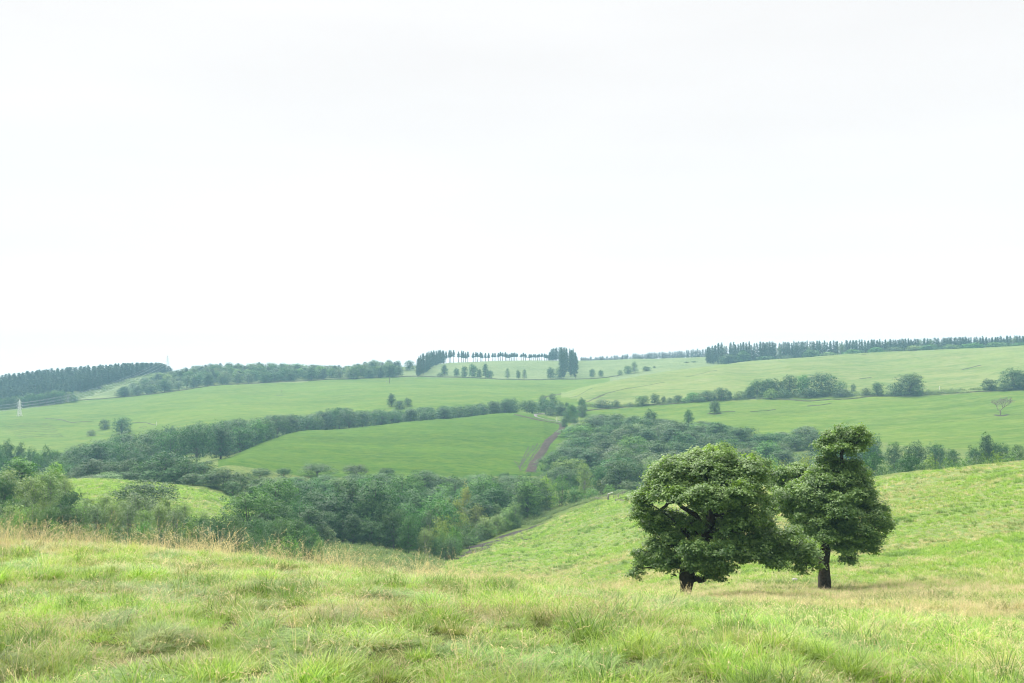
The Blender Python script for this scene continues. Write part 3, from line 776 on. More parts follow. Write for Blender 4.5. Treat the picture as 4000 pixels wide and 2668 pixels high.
def wood(zone, x0, x1, rlo, rhi, top, spacing, kinds, hr, tints, seed, tries=6000, hmin=4.0, cut=None, fall=6.0, limit=999):
    """a wood: trees no nearer than spacing, none taller than the canopy line seen in the photograph"""
    rg = np.random.default_rng(seed); pts = []; n = 0
    tx = [t[0] for t in top]; ty = [t[1] for t in top]
    f = lambda tab, x: np.interp(x, [t[0] for t in tab], [t[1] for t in tab])
    for _ in range(tries):
        x = rg.uniform(x0, x1); r = rg.uniform(f(rlo, x), f(rhi, x))
        if cut and cut(x, r): continue
        a = az_of(x); q = np.array([math.sin(a) * r, math.cos(a) * r])
        if pts and np.min(np.hypot(*(np.array(pts) - q).T)) < spacing: continue
        hm = h_for(x, r, np.interp(x, tx, ty) + abs(rg.normal(0, fall)))
        h = min(rg.uniform(*hr), hm)
        if h < hmin: continue
        pts.append(q)
        kk = list(kinds); kind = rg.choice(kk, p=np.array([kinds[k] for k in kk]) / sum(kinds.values()))
        if kind == 'shrub': h = min(h, 6.5)
        tk = list(tints); tint = rg.choice(tk, p=np.array([tints[k] for k in tk]) / sum(tints.values()))
        plant(str(kind), x, r, h, str(tint), zone, wide=(h / PROTO[str(kind)][1]) * 0.35 + 0.65 * spacing * 1.45 / NOMW[str(kind)])
        n += 1
        if n >= limit: break
    return n

# --- the trees and bushes one by one below the crest
z = 'just below the grassy crest'
for a in [('tall', 48, 252, 1043, 'bright', 105), ('tall', 128, 262, 1056, 'yellow', 62), ('birch', 112, 240, 1070, 'pale', 92), ('birch', 20, 244, 1066, 'pale', 80), ('birch', 75, 236, 1082, 'bright', 80), ('birch', 150, 246, 1084, 'pale', 60), ('oak', 170, 236, 1119, 'dark', 54), ('oak', 6, 240, 1088, 'dark', 60),
          ('birch', 103, 216, 1138, 'bright', 44), ('oak', 144, 226, 1146, 'dark', 46), ('birch', 205, 226, 1134, 'mid', 46), ('birch', 246, 226, 1127, 'pale', 56), ('birch', 318, 226, 1121, 'mid', 80),
          ('birch', 386, 222, 1130, 'pale', 66), ('birch', 426, 230, 1147, 'pale', 40), ('oak', 572, 246, 1118, 'bright', 128), ('oak', 632, 252, 1140, 'mid', 90), ('tall', 712, 256, 1160, 'dark', 90), ('birch', 735, 196, 1226, 'pale', 34),
          ('birch', 64, 210, 1128, 'mid', 50), ('oak', 28, 214, 1135, 'mid', 60), ('birch', 285, 232, 1140, 'bright', 44), ('birch', 352, 238, 1138, 'dark', 50), ('birch', -30, 235, 1080, 'mid', 70)]:
    plant_top(a[0], a[1], a[2], a[3], a[4], z, a[5])
plant_top('broad', 338, 264, 1100, 'dark', z, 152)
z = 'in brushwood at the crest'
for a in [(12, 195, 1178, 'pale', 60), (50, 190, 1162, 'pale', 55), (82, 188, 1178, 'mid', 60), (130, 190, 1190, 'bright', 55), (178, 192, 1196, 'mid', 60), (214, 190, 1200, 'bright', 60), (250, 190, 1202, 'pale', 50), (296, 190, 1204, 'mid', 60),
          (328, 192, 1196, 'bright', 55), (364, 190, 1208, 'dark', 60), (404, 190, 1200, 'mid', 60), (440, 195, 1190, 'pale', 55), (476, 192, 1196, 'dark', 65), (505, 188, 1192, 'dark', 70), (548, 190, 1198, 'dark', 75), (585, 185, 1212, 'mid', 60),
          (612, 200, 1206, 'dark', 60), (652, 212, 1190, 'mid', 75), (710, 214, 1200, 'mid', 70), (668, 182, 1228, 'bright', 70), (626, 178, 1238, 'pale', 60), (700, 190, 1240, 'mid', 50), (30, 178, 1212, 'mid', 60), (100, 178, 1216, 'dark', 60), (160, 178, 1218, 'mid', 60), (235, 178, 1222, 'dark', 60),
          (300, 176, 1226, 'mid', 60), (350, 176, 1232, 'mid', 55), (420, 176, 1226, 'dark', 60), (470, 176, 1230, 'mid', 60), (520, 174, 1236, 'dark', 65), (570, 174, 1240, 'mid', 60), (-25, 185, 1190, 'dark', 60)]:
    plant_top('shrub', a[0], a[1], a[2], a[3], z, a[4], sink=0.2)
z = 'behind the grassy knoll'
for a in [('oak', 215, 392, 1050, 'dark', 92), ('oak', 160, 420, 1058, 'mid', 70), ('tall', 262, 410, 1056, 'mid', 60), ('oak', 300, 400, 1049, 'dark', 80), ('oak', 378, 380, 1034, 'dark', 118), ('oak', 330, 384, 1056, 'mid', 60), ('oak', 432, 372, 1046, 'mid', 80), ('oak', 470, 366, 1056, 'dark', 70),
          ('oak', 515, 346, 1072, 'dark', 80), ('oak', 556, 360, 1080, 'mid', 60), ('oak', 486, 350, 1082, 'mid', 60), ('broad', 598, 400, 1074, 'dark', 60), ('tall', 590, 350, 1092, 'mid', 60), ('oak', 186, 400, 1075, 'dark', 60), ('shrub', 250, 372, 1082, 'pale', 60), ('oak', 402, 368, 1070, 'dark', 60), ('oak', 350, 372, 1078, 'mid', 60), ('oak', 295, 378, 1080, 'dark', 60), ('oak', 445, 356, 1085, 'dark', 56), ('shrub', 215, 365, 1090, 'mid', 50), ('oak', 535, 338, 1102, 'mid', 50)]:
    plant_top(a[0], a[1], a[2], a[3], a[4], z, a[5])
z = 'below the field pylon'
for a in [('oak', 20, 560, 1004, 'dark', 44), ('tall', 50, 555, 1011, 'mid', 30), ('oak', 76, 550, 1021, 'dark', 36), ('oak', 112, 545, 1019, 'dark', 40), ('oak', 132, 530, 1027, 'blue', 34), ('oak', 4, 530, 1022, 'mid', 50), ('oak', 92, 515, 1036, 'mid', 40), ('oak', 50, 505, 1036, 'blue', 50), ('oak', 15, 490, 1044, 'dark', 50), ('oak', 130, 480, 1050, 'mid', 44), ('oak', -20, 520, 1020, 'dark', 50)]:
    plant_top(a[0], a[1], a[2], a[3], a[4], z, a[5])

# --- the valley wood
z = 'in the valley wood'
for a in [('broad', 730, 436, 1063, 'purple', 84), ('broad', 818, 436, 1065, 'purple', 66), ('broad', 888, 436, 1073, 'dark', 44), ('broad', 653, 425, 1073, 'dark', 40), ('broad', 1160, 440, 1084, 'dark', 40), ('tall', 665, 318, 1098, 'bright', 66)]:
    plant_top(a[0], a[1], a[2], a[3], a[4], z, a[5])
wood(z, 600, 1235, [(600, 300), (680, 285), (760, 272), (900, 274), (1000, 300), (1235, 350)], [(600, 400), (800, 425), (1235, 440)],
     [(600, 1090), (700, 1090), (800, 1086), (900, 1082), (960, 1074), (1040, 1084), (1100, 1084), (1180, 1088), (1235, 1092)], 11.0, {'oak': 4, 'tall': 4}, (12, 19), {'dark': 1.6, 'mid': 4, 'bright': 2.2}, 5, fall=6, hmin=5)
z = 'at the valley wood front'
for a in [('oak', 752, 270, 1168, 'dark', 74), ('oak', 790, 276, 1150, 'dark', 80), ('oak', 830, 278, 1138, 'mid', 80), ('oak', 872, 276, 1142, 'dark', 76), ('oak', 905, 270, 1160, 'dark', 66), ('tall', 812, 268, 1176, 'dark', 60), ('tall', 770, 290, 1130, 'mid', 80), ('oak', 852, 266, 1186, 'dark', 66), ('oak', 690, 270, 1142, 'mid', 80), ('oak', 640, 262, 1150, 'mid', 80), ('tall', 735, 300, 1118, 'mid', 70), ('shrub', 745, 255, 1204, 'mid', 60)]:
    plant_top(a[0], a[1], a[2], a[3], a[4], z, a[5])
z = 'in the thicket on the near slope'
for a in [('birch', 190, 212, 1142, 'pale', 62), ('birch', 225, 210, 1150, 'mid', 60), ('birch', 262, 212, 1146, 'pale', 60), ('birch', 300, 210, 1150, 'mid', 60), ('birch', 336, 206, 1160, 'bright', 60), ('birch', 368, 212, 1150, 'pale', 60), ('birch', 408, 214, 1158, 'mid', 60), ('oak', 450, 206, 1178, 'dark', 66), ('oak', 500, 204, 1176, 'dark', 80), ('oak', 545, 206, 1180, 'dark', 80), ('oak', 595, 210, 1182, 'mid', 80), ('oak', 640, 216, 1180, 'mid', 76), ('birch', 30, 205, 1148, 'pale', 70), ('birch', 80, 204, 1150, 'bright', 60), ('oak', 122, 206, 1158, 'mid', 60), ('oak', 160, 206, 1160, 'dark', 60), ('birch', -10, 205, 1140, 'mid', 60), ('oak', 684, 226, 1186, 'mid', 70), ('birch', 470, 226, 1166, 'pale', 46)]:
    plant_top(a[0], a[1], a[2], a[3], a[4], z, a[5], sink=0.2)
z = 'beside the muddy track'
for a in [('oak', 940, 264, 1182, 'mid', 62), ('birch', 978, 262, 1204, 'pale', 46), ('shrub', 1017, 285, 1180, 'rust', 60), ('shrub', 1055, 290, 1170, 'rust', 62), ('birch', 1095, 305, 1152, 'rust', 60), ('birch', 1050, 318, 1135, 'yellow', 36), ('tall', 1100, 330, 1113, 'bright', 64), ('birch', 1027, 315, 1130, 'pale', 34), ('birch', 1070, 322, 1104, 'rust', 40),
          ('shrub', 1018, 268, 1212, 'pale', 40), ('shrub', 1045, 272, 1205, 'bright', 44), ('shrub', 1072, 278, 1198, 'mid', 50), ('birch', 1112, 290, 1180, 'pale', 52), ('birch', 1140, 296, 1178, 'bright', 48), ('birch', 1166, 304, 1158, 'pale', 52), ('birch', 1182, 306, 1148, 'pale', 44), ('birch', 1140, 312, 1150, 'pale', 44), ('shrub', 1000, 262, 1226, 'mid', 40), ('shrub', 1040, 264, 1228, 'mid', 44), ('birch', 985, 290, 1160, 'dark', 50), ('oak', 905, 285, 1150, 'dark', 60), ('shrub', 1090, 282, 1214, 'dark', 40), ('birch', 1006, 300, 1148, 'pale', 50), ('birch', 1190, 330, 1128, 'mid', 40)]:
    plant_top(a[0], a[1], a[2] + 13 * (a[1] > 1050), a[3], a[4], z, a[5], sink=0.2)
for a in [('shrub', 1100, 286, 1200, 'mid', 44), ('shrub', 1120, 290, 1196, 'pale', 44), ('shrub', 1140, 296, 1190, 'mid', 40), ('shrub', 1158, 300, 1186, 'bright', 40), ('shrub', 1176, 304, 1180, 'mid', 40), ('shrub', 1062, 270, 1222, 'mid', 44), ('shrub', 1030, 258, 1236, 'dark', 44), ('shrub', 1082, 276, 1224, 'pale', 40)]:
    plant_top(a[0], a[1], a[2] + 13 * (a[1] > 1050), a[3], a[4], z, a[5], sink=0.2)
z = 'by the paddock fence'
for a in [('oak', 1200, 392, 1083, 'dark', 66), ('birch', 1210, 372, 1100, 'mid', 36), ('shrub', 1256, 370, 1090, 'yellow', 50), ('shrub', 1288, 376, 1087, 'bright', 56), ('birch', 1342, 380, 1052, 'pale', 44), ('oak', 1325, 390, 1085, 'dark', 40), ('shrub', 1390, 384, 1094, 'purple', 56), ('oak', 1425, 388, 1047, 'dark', 96), ('oak', 1378, 398, 1066, 'mid', 50), ('birch', 1495, 398, 1042, 'pale', 60), ('shrub', 1398, 366, 1110, 'bright', 30),
          ('birch', 1542, 405, 1032, 'pale', 44), ('shrub', 1440, 374, 1100, 'mid', 46), ('shrub', 1470, 372, 1104, 'mid', 50), ('shrub', 1320, 372, 1114, 'bright', 46), ('shrub', 1230, 362, 1112, 'mid', 46), ('shrub', 1356, 368, 1118, 'bright', 40), ('shrub', 1428, 362, 1122, 'pale', 34), ('oak', 1470, 395, 1062, 'dark', 60), ('birch', 1275, 388, 1092, 'mid', 40), ('shrub', 1500, 350, 1112, 'mid', 40), ('shrub', 1530, 350, 1106, 'mid', 46)]:
    plant_top(a[0], a[1], a[2], a[3], a[4], z, a[5])
# --- behind the hillside's shoulder
z = "behind the hillside's shoulder"
for a in [('shrub', 1715, 370, 1050, 'pale', 60), ('shrub', 1770, 370, 1044, 'pale', 60), ('shrub', 1800, 360, 1050, 'rust', 50), ('shrub', 1845, 350, 1040, 'rust', 56), ('shrub', 1876, 345, 1050, 'pale', 46), ('oak', 2002, 296, 1020, 'mid', 62), ('oak', 2084, 276, 1030, 'dark', 66), ('oak', 2104, 282, 1046, 'dark', 50), ('oak', 2098, 420, 1009, 'dark', 60), ('oak', 2050, 420, 1012, 'mid', 40), ('oak', 2146, 420, 1013, 'dark', 46), ('oak', 2184, 410, 1025, 'dark', 36), ('tall', 2263, 400, 987, 'dark', 44), ('oak', 2234, 405, 1020, 'blue', 40), ('oak', 2292, 400, 1009, 'dark', 50), ('oak', 2334, 395, 1018, 'dark', 46),
          ('shrub', 2140, 280, 1040, 'pale', 60), ('shrub', 2176, 280, 1042, 'bright', 60), ('shrub', 2214, 275, 1044, 'pale', 56), ('shrub', 2250, 270, 1034, 'mid', 60), ('shrub', 2284, 265, 1032, 'rust', 60), ('shrub', 2325, 262, 1030, 'pale', 60), ('shrub', 2352, 260, 1030, 'mid', 50), ('shrub', 2030, 272, 1062, 'mid', 60), ('shrub', 1992, 285, 1075, 'mid', 50), ('shrub', 1960, 290, 1072, 'pale', 60), ('shrub', 1925, 300, 1066, 'mid', 56), ('oak', 2000, 470, 988, 'dark', 42), ('shrub', 2120, 262, 1060, 'mid', 60), ('shrub', 2190, 262, 1058, 'mid', 50), ('shrub', 2064, 262, 1072, 'dark', 56), ('shrub', 2390, 258, 1024, 'mid', 60), ('shrub', 1670, 370, 1060, 'mid', 60), ('shrub', 1620, 372, 1070, 'pale', 60)]:
    plant_top(a[0], a[1], a[2], a[3], a[4], z, a[5])
# --- the dark wood beside the farm track
z = 'in the farm-track wood'
wood(z, 1228, 2010, [(1228, 425), (1280, 415), (1500, 425), (2010, 470)], [(1228, 445), (1262, 520), (1292, 640), (1330, 690), (1600, 640), (1800, 610), (2010, 540)],
     [(1228, 1066), (1260, 1020), (1292, 985), (1320, 965), (1345, 953), (1400, 943), (1440, 949), (1500, 958), (1560, 962), (1640, 965), (1700, 975), (1770, 986), (1800, 990), (1850, 976), (1890, 984), (1930, 1004), (2010, 1030)],
     14.5, {'oak': 4, 'birch': 2.2, 'tall': 2.5, 'shrub': 0.8}, (9, 12.5), {'dark': 3, 'mid': 3, 'blue': 3, 'rust': 0.25, 'pale': 0.7}, 9, fall=5, cut=lambda x, r: x - 17 < np.interp(row_of(at(x, r) + np.array([0, 0, 10.0]))[1], [950, 965, 1010, 1040, 1085], [1300, 1294, 1280, 1258, 1236]))
# --- the wooded gully behind the green field
z = 'in the gully behind the green field'
wood(z, 150, 1330, [(150, 500), (300, 500), (480, 520), (520, 535), (600, 598), (680, 668), (760, 705), (1000, 735), (1200, 772), (1330, 745)], [(150, 640), (300, 650), (420, 660), (520, 680), (700, 790), (1000, 800), (1200, 825), (1330, 800)],
     [(150, 1046), (180, 1022), (230, 1006), (300, 985), (400, 972), (500, 962), (600, 955), (650, 946), (700, 950), (760, 934), (790, 933), (820, 940), (900, 938), (1000, 930), (1100, 924), (1170, 911), (1230, 918), (1300, 925), (1330, 930)],
     13.0, {'oak': 4, 'broad': 1.5, 'shrub': 0.5, 'tall': 2}, (13, 22), {'dark': 4, 'mid': 4, 'blue': 2, 'pale': 0.5}, 13, fall=3.5, hmin=5)
# --- hedgerow and lone trees on the long field
z = 'in the hedgerow below the big hill'
for a in [('shrub', 1382, 790, 915, 'dark', 34), ('shrub', 1412, 795, 917, 'dark', 22), ('shrub', 1446, 798, 923, 'mid', 16), ('oak', 1474, 800, 906, 'bright', 31), ('oak', 1503, 802, 902, 'mid', 21), ('oak', 1523, 803, 909, 'dark', 10), ('shrub', 1538, 803, 911, 'dark', 14), ('oak', 1556, 804, 905, 'dark', 20), ('shrub', 1575, 800, 910, 'pale', 22), ('oak', 1592, 805, 899, 'bright', 30), ('oak', 1622, 806, 895, 'mid', 34), ('shrub', 1606, 798, 908, 'mid', 24), ('oak', 1656, 806, 888, 'dark', 32), ('oak', 1675, 806, 897, 'dark', 10), ('shrub', 1697, 806, 896, 'mid', 22),
          ('shrub', 1714, 808, 893, 'dark', 20), ('oak', 1738, 815, 868, 'mid', 34), ('oak', 1762, 812, 866, 'dark', 30), ('oak', 1783, 812, 867, 'mid', 34), ('oak', 1812, 812, 858, 'mid', 34), ('oak', 1842, 814, 857, 'bright', 30), ('oak', 1888, 812, 852, 'dark', 58), ('shrub', 1858, 800, 888, 'dark', 46), ('shrub', 1890, 800, 894, 'mid', 18), ('shrub', 1931, 800, 891, 'dark', 40), ('shrub', 1930, 830, 872, 'mid', 24), ('shrub', 1987, 802, 888, 'purple', 20), ('oak', 2014, 804, 875, 'dark', 22), ('oak', 2088, 806, 854, 'dark', 52), ('shrub', 2056, 806, 876, 'dark', 34), ('shrub', 2105, 802, 881, 'bright', 20), ('oak', 2271, 806, 868, 'dark', 27), ('oak', 2326, 804, 843, 'dark', 46), ('oak', 2352, 800, 852, 'dark', 40), ('shrub', 2310, 798, 876, 'mid', 24), ('shrub', 1800, 800, 892, 'mid', 24), ('shrub', 1770, 800, 890, 'pale', 26), ('shrub', 1958, 830, 879, 'dark', 10), ('oak', 1722, 812, 882, 'mid', 20)]:
    plant_top(a[0], a[1], a[2], a[3], a[4], z, a[5] * 1.3)
z = 'where the farm track meets the gully'
for a in [('oak', 1248, 800, 913, 'dark', 30), ('oak', 1272, 790, 914, 'dark', 34), ('oak', 1286, 770, 921, 'mid', 26), ('tall', 1312, 712, 924, 'bright', 36), ('shrub', 1300, 700, 938, 'mid', 30), ('oak', 1336, 775, 911, 'dark', 22), ('shrub', 1337, 740, 924, 'mid', 22), ('shrub', 1264, 750, 934, 'dark', 26), ('shrub', 1246, 850, 905, 'mid', 22), ('shrub', 1268, 850, 902, 'mid', 24), ('oak', 1302, 780, 922, 'dark', 14), ('shrub', 1318, 690, 950, 'mid', 22), ('shrub', 1296, 672, 955, 'dark', 20)]:
    plant_top(a[0], a[1], a[2], a[3], a[4], z, a[5])
def lone(kind, xv, ybase, ytop, tint, wv, label, rmin=600):
    q = hit(xv, ybase, rmin); plant_top(kind, xv, math.hypot(q[0], q[1]), ytop, tint, 'x', wv, label)
lone('oak', 1640, 949, 917, 'purple', 29, 'round purplish tree alone on the long field with bare soil under it')
plant_top('oak', 1493, 640, 937, 'dark', 'x', 37, label='lone dark tree rising from the long field over the dark wood')
plant_top('oak', 1580, 640, 938, 'mid', 'x', 26, label='smaller tree standing over the dark wood below the lone purplish tree')
lone('tall', 899, 933, 901, 'dark', 24, 'taller of two dark trees on the slope above the gully', 780)
lone('oak', 918, 938, 917, 'dark', 28, 'low dark tree with a spreading crown above the gully', 780)
lone('oak', 937, 932, 912, 'purple', 22, 'brownish tree leaning over its low dark neighbour above the gully', 780)
lone('oak', 242, 985, 961, 'purple', 25, 'small purplish round tree on the slope near the pylon', 700)
lone('oak', 281, 994, 956, 'blue', 44, 'big blue-green tree with a pale fork on the slope near the pylon', 700)
lone('shrub', 211, 1000, 985, 'purple', 20, 'withered purplish bush on the slope below the small round tree', 700)
lone('bare_larch', 894, 880, 838, 'mid', 9, 'lone larch standing just inside the upper field by its top fence', 950)
# --- rough pasture under the skyline larches
z = 'on the pasture below the skyline larches'
for a in [('tall', 1020, 1225, 835, 'mid', 20), ('shrub', 1010, 1210, 854, 'dark', 20), ('oak', 1048, 1225, 843, 'mid', 16), ('oak', 1066, 1215, 838, 'dark', 17), ('oak', 1086, 1220, 833, 'mid', 24), ('oak', 1100, 1215, 845, 'mid', 14), ('tall', 1114, 1225, 831, 'mid', 18), ('oak', 1124, 1212, 848, 'dark', 18), ('birch', 1165, 1225, 842, 'mid', 15), ('oak', 1190, 1225, 848, 'mid', 12), ('birch', 1204, 1220, 845, 'mid', 14), ('oak', 1264, 1215, 841, 'dark', 24), ('oak', 1284, 1220, 842, 'mid', 22), ('oak', 1359, 1225, 845, 'dark', 15), ('oak', 1379, 1228, 848, 'mid', 15), ('birch', 1456, 1250, 828, 'mid', 22), ('oak', 1441, 1245, 838, 'mid', 20), ('oak', 1484, 1260, 840, 'blue', 22), ('birch', 1502, 1290, 840, 'mid', 10), ('birch', 1576, 1340, 830, 'dark', 15), ('oak', 1593, 1345, 829, 'dark', 14), ('oak', 940, 1300, 826, 'blue', 30), ('shrub', 1424, 1225, 848, 'mid', 13)]:
    plant_top(a[0], a[1], a[2], a[3], a[4], z, a[5])
# --- skyline: the row of larches, its two blocks, the spruce plantation and the woods
lx = [587.75 + p / 4 for p in (1723, 1745, 1775, 1790, 1815, 1860, 1890, 1905, 1925, 1945, 1995, 2020, 2035, 2060, 2075, 2107, 2137, 2175, 2195, 2225, 2245, 2265, 2290, 2305, 2325, 2345)] + [1175.5 + p / 4 for p in (10, 25, 45, 85, 105, 125, 160, 175, 200, 215, 235, 250, 275, 300, 315, 330)]
for i, x in enumerate(lx):
    plant_top('bare_larch', x, 1505 + (i * 37 % 11), 804.5 + (x - 1018) * 0.036 + prg.uniform(-2, 2.5), 'mid', 'in the skyline row', 11)
z = 'in the block left of the skyline row'
for i in range(38):
    f = i / 37.0; x = 957 + 61 * f + prg.uniform(-3, 3)
    plant_top('larch', x, 1200 + 280 * f ** 1.3 + prg.uniform(-12, 25), np.interp(x, [955, 968, 985, 1018], [824, 812, 806, 803]) + prg.uniform(-1, 6), 'mid', z, 12)
z = 'in the clump ending the skyline row'
for i in range(38):
    f = i / 37.0
    if i < 12: x = 1262 + 2 * i; rr = 1495
    else: x = prg.uniform(1287, 1326); rr = prg.uniform(1218, 1480)
    plant_top('larch', x, rr + prg.uniform(-20, 20), np.interp(x, [1258, 1266, 1280, 1300, 1316, 1328], [815, 799, 797, 796, 800, 822]) + prg.uniform(-1, 6), 'mid', z, 14)
def rows(zone, x0, x1, r0, r1, nrow, step, top, kinds, tints, seed, hr, jit=0.4, ok=None, fat=2.3):
    """a planted wood: staggered rows one behind the other, tops kept under the canopy line of the photograph"""
    rg = np.random.default_rng(seed); n = 0
    for k in range(nrow):
        f = (k + 0.5) / nrow; x = x0 + rg.uniform(0, step)
        while x < x1:
            r = np.interp(x, [t[0] for t in r0], [t[1] for t in r0]); r = r + (np.interp(x, [t[0] for t in r1], [t[1] for t in r1]) - r) * min(1, max(0, f + rg.normal(0, jit / nrow)))
            kind = str(rg.choice(list(kinds), p=np.array(list(kinds.values())) / sum(kinds.values()))); tint = str(rg.choice(list(tints), p=np.array(list(tints.values())) / sum(tints.values())))
            h = min(rg.uniform(*hr), h_for(x, r, np.interp(x, [t[0] for t in top], [t[1] for t in top]) + abs(rg.normal(0, 3.0))))
            if h > 2.2 and (ok is None or ok(x, r)):
                plant(kind, x, r, h, tint, zone, wide=step * fat * r / F / NOMW[kind] * rg.uniform(0.85, 1.15)); n += 1
            x += step * rg.uniform(0.7, 1.3)
    return n
n1 = rows('in the plantation behind the pylon', -50, 388, [(-50, 1218), (170, 1228), (250, 1300), (350, 1392), (388, 1420)], [(-50, 1500), (388, 1470)], 6, 10.5,
     [(-60, 866), (0, 857), (50, 851), (100, 845), (200, 838), (300, 832), (370, 832), (386, 838)], {'spruce': 1}, {'mid': 2, 'blue': 3, 'dark': 1}, 17, (15, 20))
n2 = wood('below the spruce plantation', -40, 172, [(-40, 1190), (172, 1170)], [(-40, 1212), (172, 1200)], [(-40, 900), (60, 893), (150, 886), (172, 905)], 7.0, {'oak': 3, 'birch': 1}, (10, 16), {'mid': 1, 'blue': 2, 'pale': 0.5}, 19, hmin=3)
n3 = wood('in the wood above the upper field', 266, 914, [(266, 1180), (400, 1160), (914, 1165)], [(266, 1200), (330, 1300), (400, 1330), (914, 1330)],
     [(266, 893), (300, 876), (350, 860), (400, 848), (460, 833), (560, 827), (640, 831), (700, 834), (800, 838), (840, 828), (870, 822), (914, 822)], 13.0, {'oak': 2.5, 'birch': 2.5, 'larch': 1.5, 'tall': 2.5}, (11, 17), {'mid': 3, 'blue': 3, 'dark': 1.5, 'pale': 1.2}, 23, fall=3)
n4 = rows('in the skyline wood above the hill', 1624, 2400, [(1622, 1300), (1700, 1275), (2420, 1268)], [(1622, 1360), (2420, 1340)], 2, 6.5,
     [(1622, 797), (1650, 785), (1760, 783), (1900, 781), (2000, 778), (2100, 776), (2200, 773), (2351, 769), (2420, 768)], {'spruce': 0.7, 'larch': 2, 'birch': 0.4}, {'mid': 3, 'blue': 3, 'dark': 1}, 29, (20, 34))
n6 = rows('before the skyline conifers', 1640, 2380, [(1640, 1262), (2400, 1252)], [(1640, 1270), (2400, 1260)], 1, 46.0,
     [(1640, 800), (1760, 800), (1900, 796), (2100, 790), (2351, 782)], {'tall': 1, 'oak': 1, 'birch': 2}, {'pale': 2, 'mid': 1}, 37, (10, 22), fat=1.0)
n5 = rows('in the far belt on the pasture crest', 1330, 1628, [(1328, 1545), (1630, 1540)], [(1328, 1570), (1630, 1575)], 1, 5.5,
     [(1328, 819), (1400, 816), (1450, 811), (1500, 808), (1560, 804), (1600, 800), (1630, 795)], {'larch': 1}, {'blue': 2, 'mid': 1}, 31, (12, 30))
print('woods', n1, n2, n3, n4, n5)

SPECS = in_view(SPECS)
for sp in SPECS: grow(sp)
from collections import Counter
print('kept', Counter(NAME[s[0]] for s in SPECS))

def say(lst):
    """labels: the only one of its look in a place by its look, the others counted from the left, long runs alike share one"""
    by = {}
    for t in lst: by.setdefault((t[1], t[2], t[3]), []).append(t)
    plural = lambda s: s[:-6] + 'larches' if s.endswith(' larch') and len(s) > 6 else 'larches' if s == 'larch' else s[:-5] + 'birches' if s.endswith('birch') else s if s.endswith('spruce') and False else s + 's'
    for (zone, kind, tint), v in by.items():
        v.sort(key=lambda t: t[4])
        base = (LOOK[tint] + ' ' if kind != 'bare_larch' else '') + SHAPE[kind]
        for i, t in enumerate(v):
            o = t[0]
            if t[5]: o['label'] = t[5]; continue
            o['group'] = ('trees and shrubs ' + zone) if kind != 'bare_larch' else 'larches in the skyline row'
            if kind == 'bare_larch':
                n = len(v)
                o['label'] = ('bare-stemmed larch in the skyline row, %s from the row\'s near block' % ORD[i]) if i < 20 else ('bare-stemmed larch in the skyline row, %s before the tall clump' % ORD[n - 1 - i]) if n - 1 - i < 20 else 'bare-stemmed larch in the middle of the skyline row'
            elif len(v) == 1: o['label'] = 'only %s %s' % (base, zone)
            elif len(v) <= 20: o['label'] = ('leftmost' if i == 0 else 'rightmost' if i == len(v) - 1 else ORD[i]) + ' ' + ('from left ' if 0 < i < len(v) - 1 else '') + 'of the ' + plural(base) + ' ' + zone
            else: o['label'] = base + ' ' + zone + ', one of many alike'
say(PLANTED)

# ------------------------------------------------------------------ the two maples
def limb_path(pts, s, bx, by, dep, n=14):
    P = np.array([((x - bx) * s, d, (by - y) * s) for (x, y), d in zip(pts, dep)])
    t = np.linspace(0, len(P) - 1, n); k = np.arange(len(P))
    return np.stack([pchip(k, P[:, c], t) if len(P) > 2 else np.interp(t, k, P[:, c]) for c in range(3)], 1)

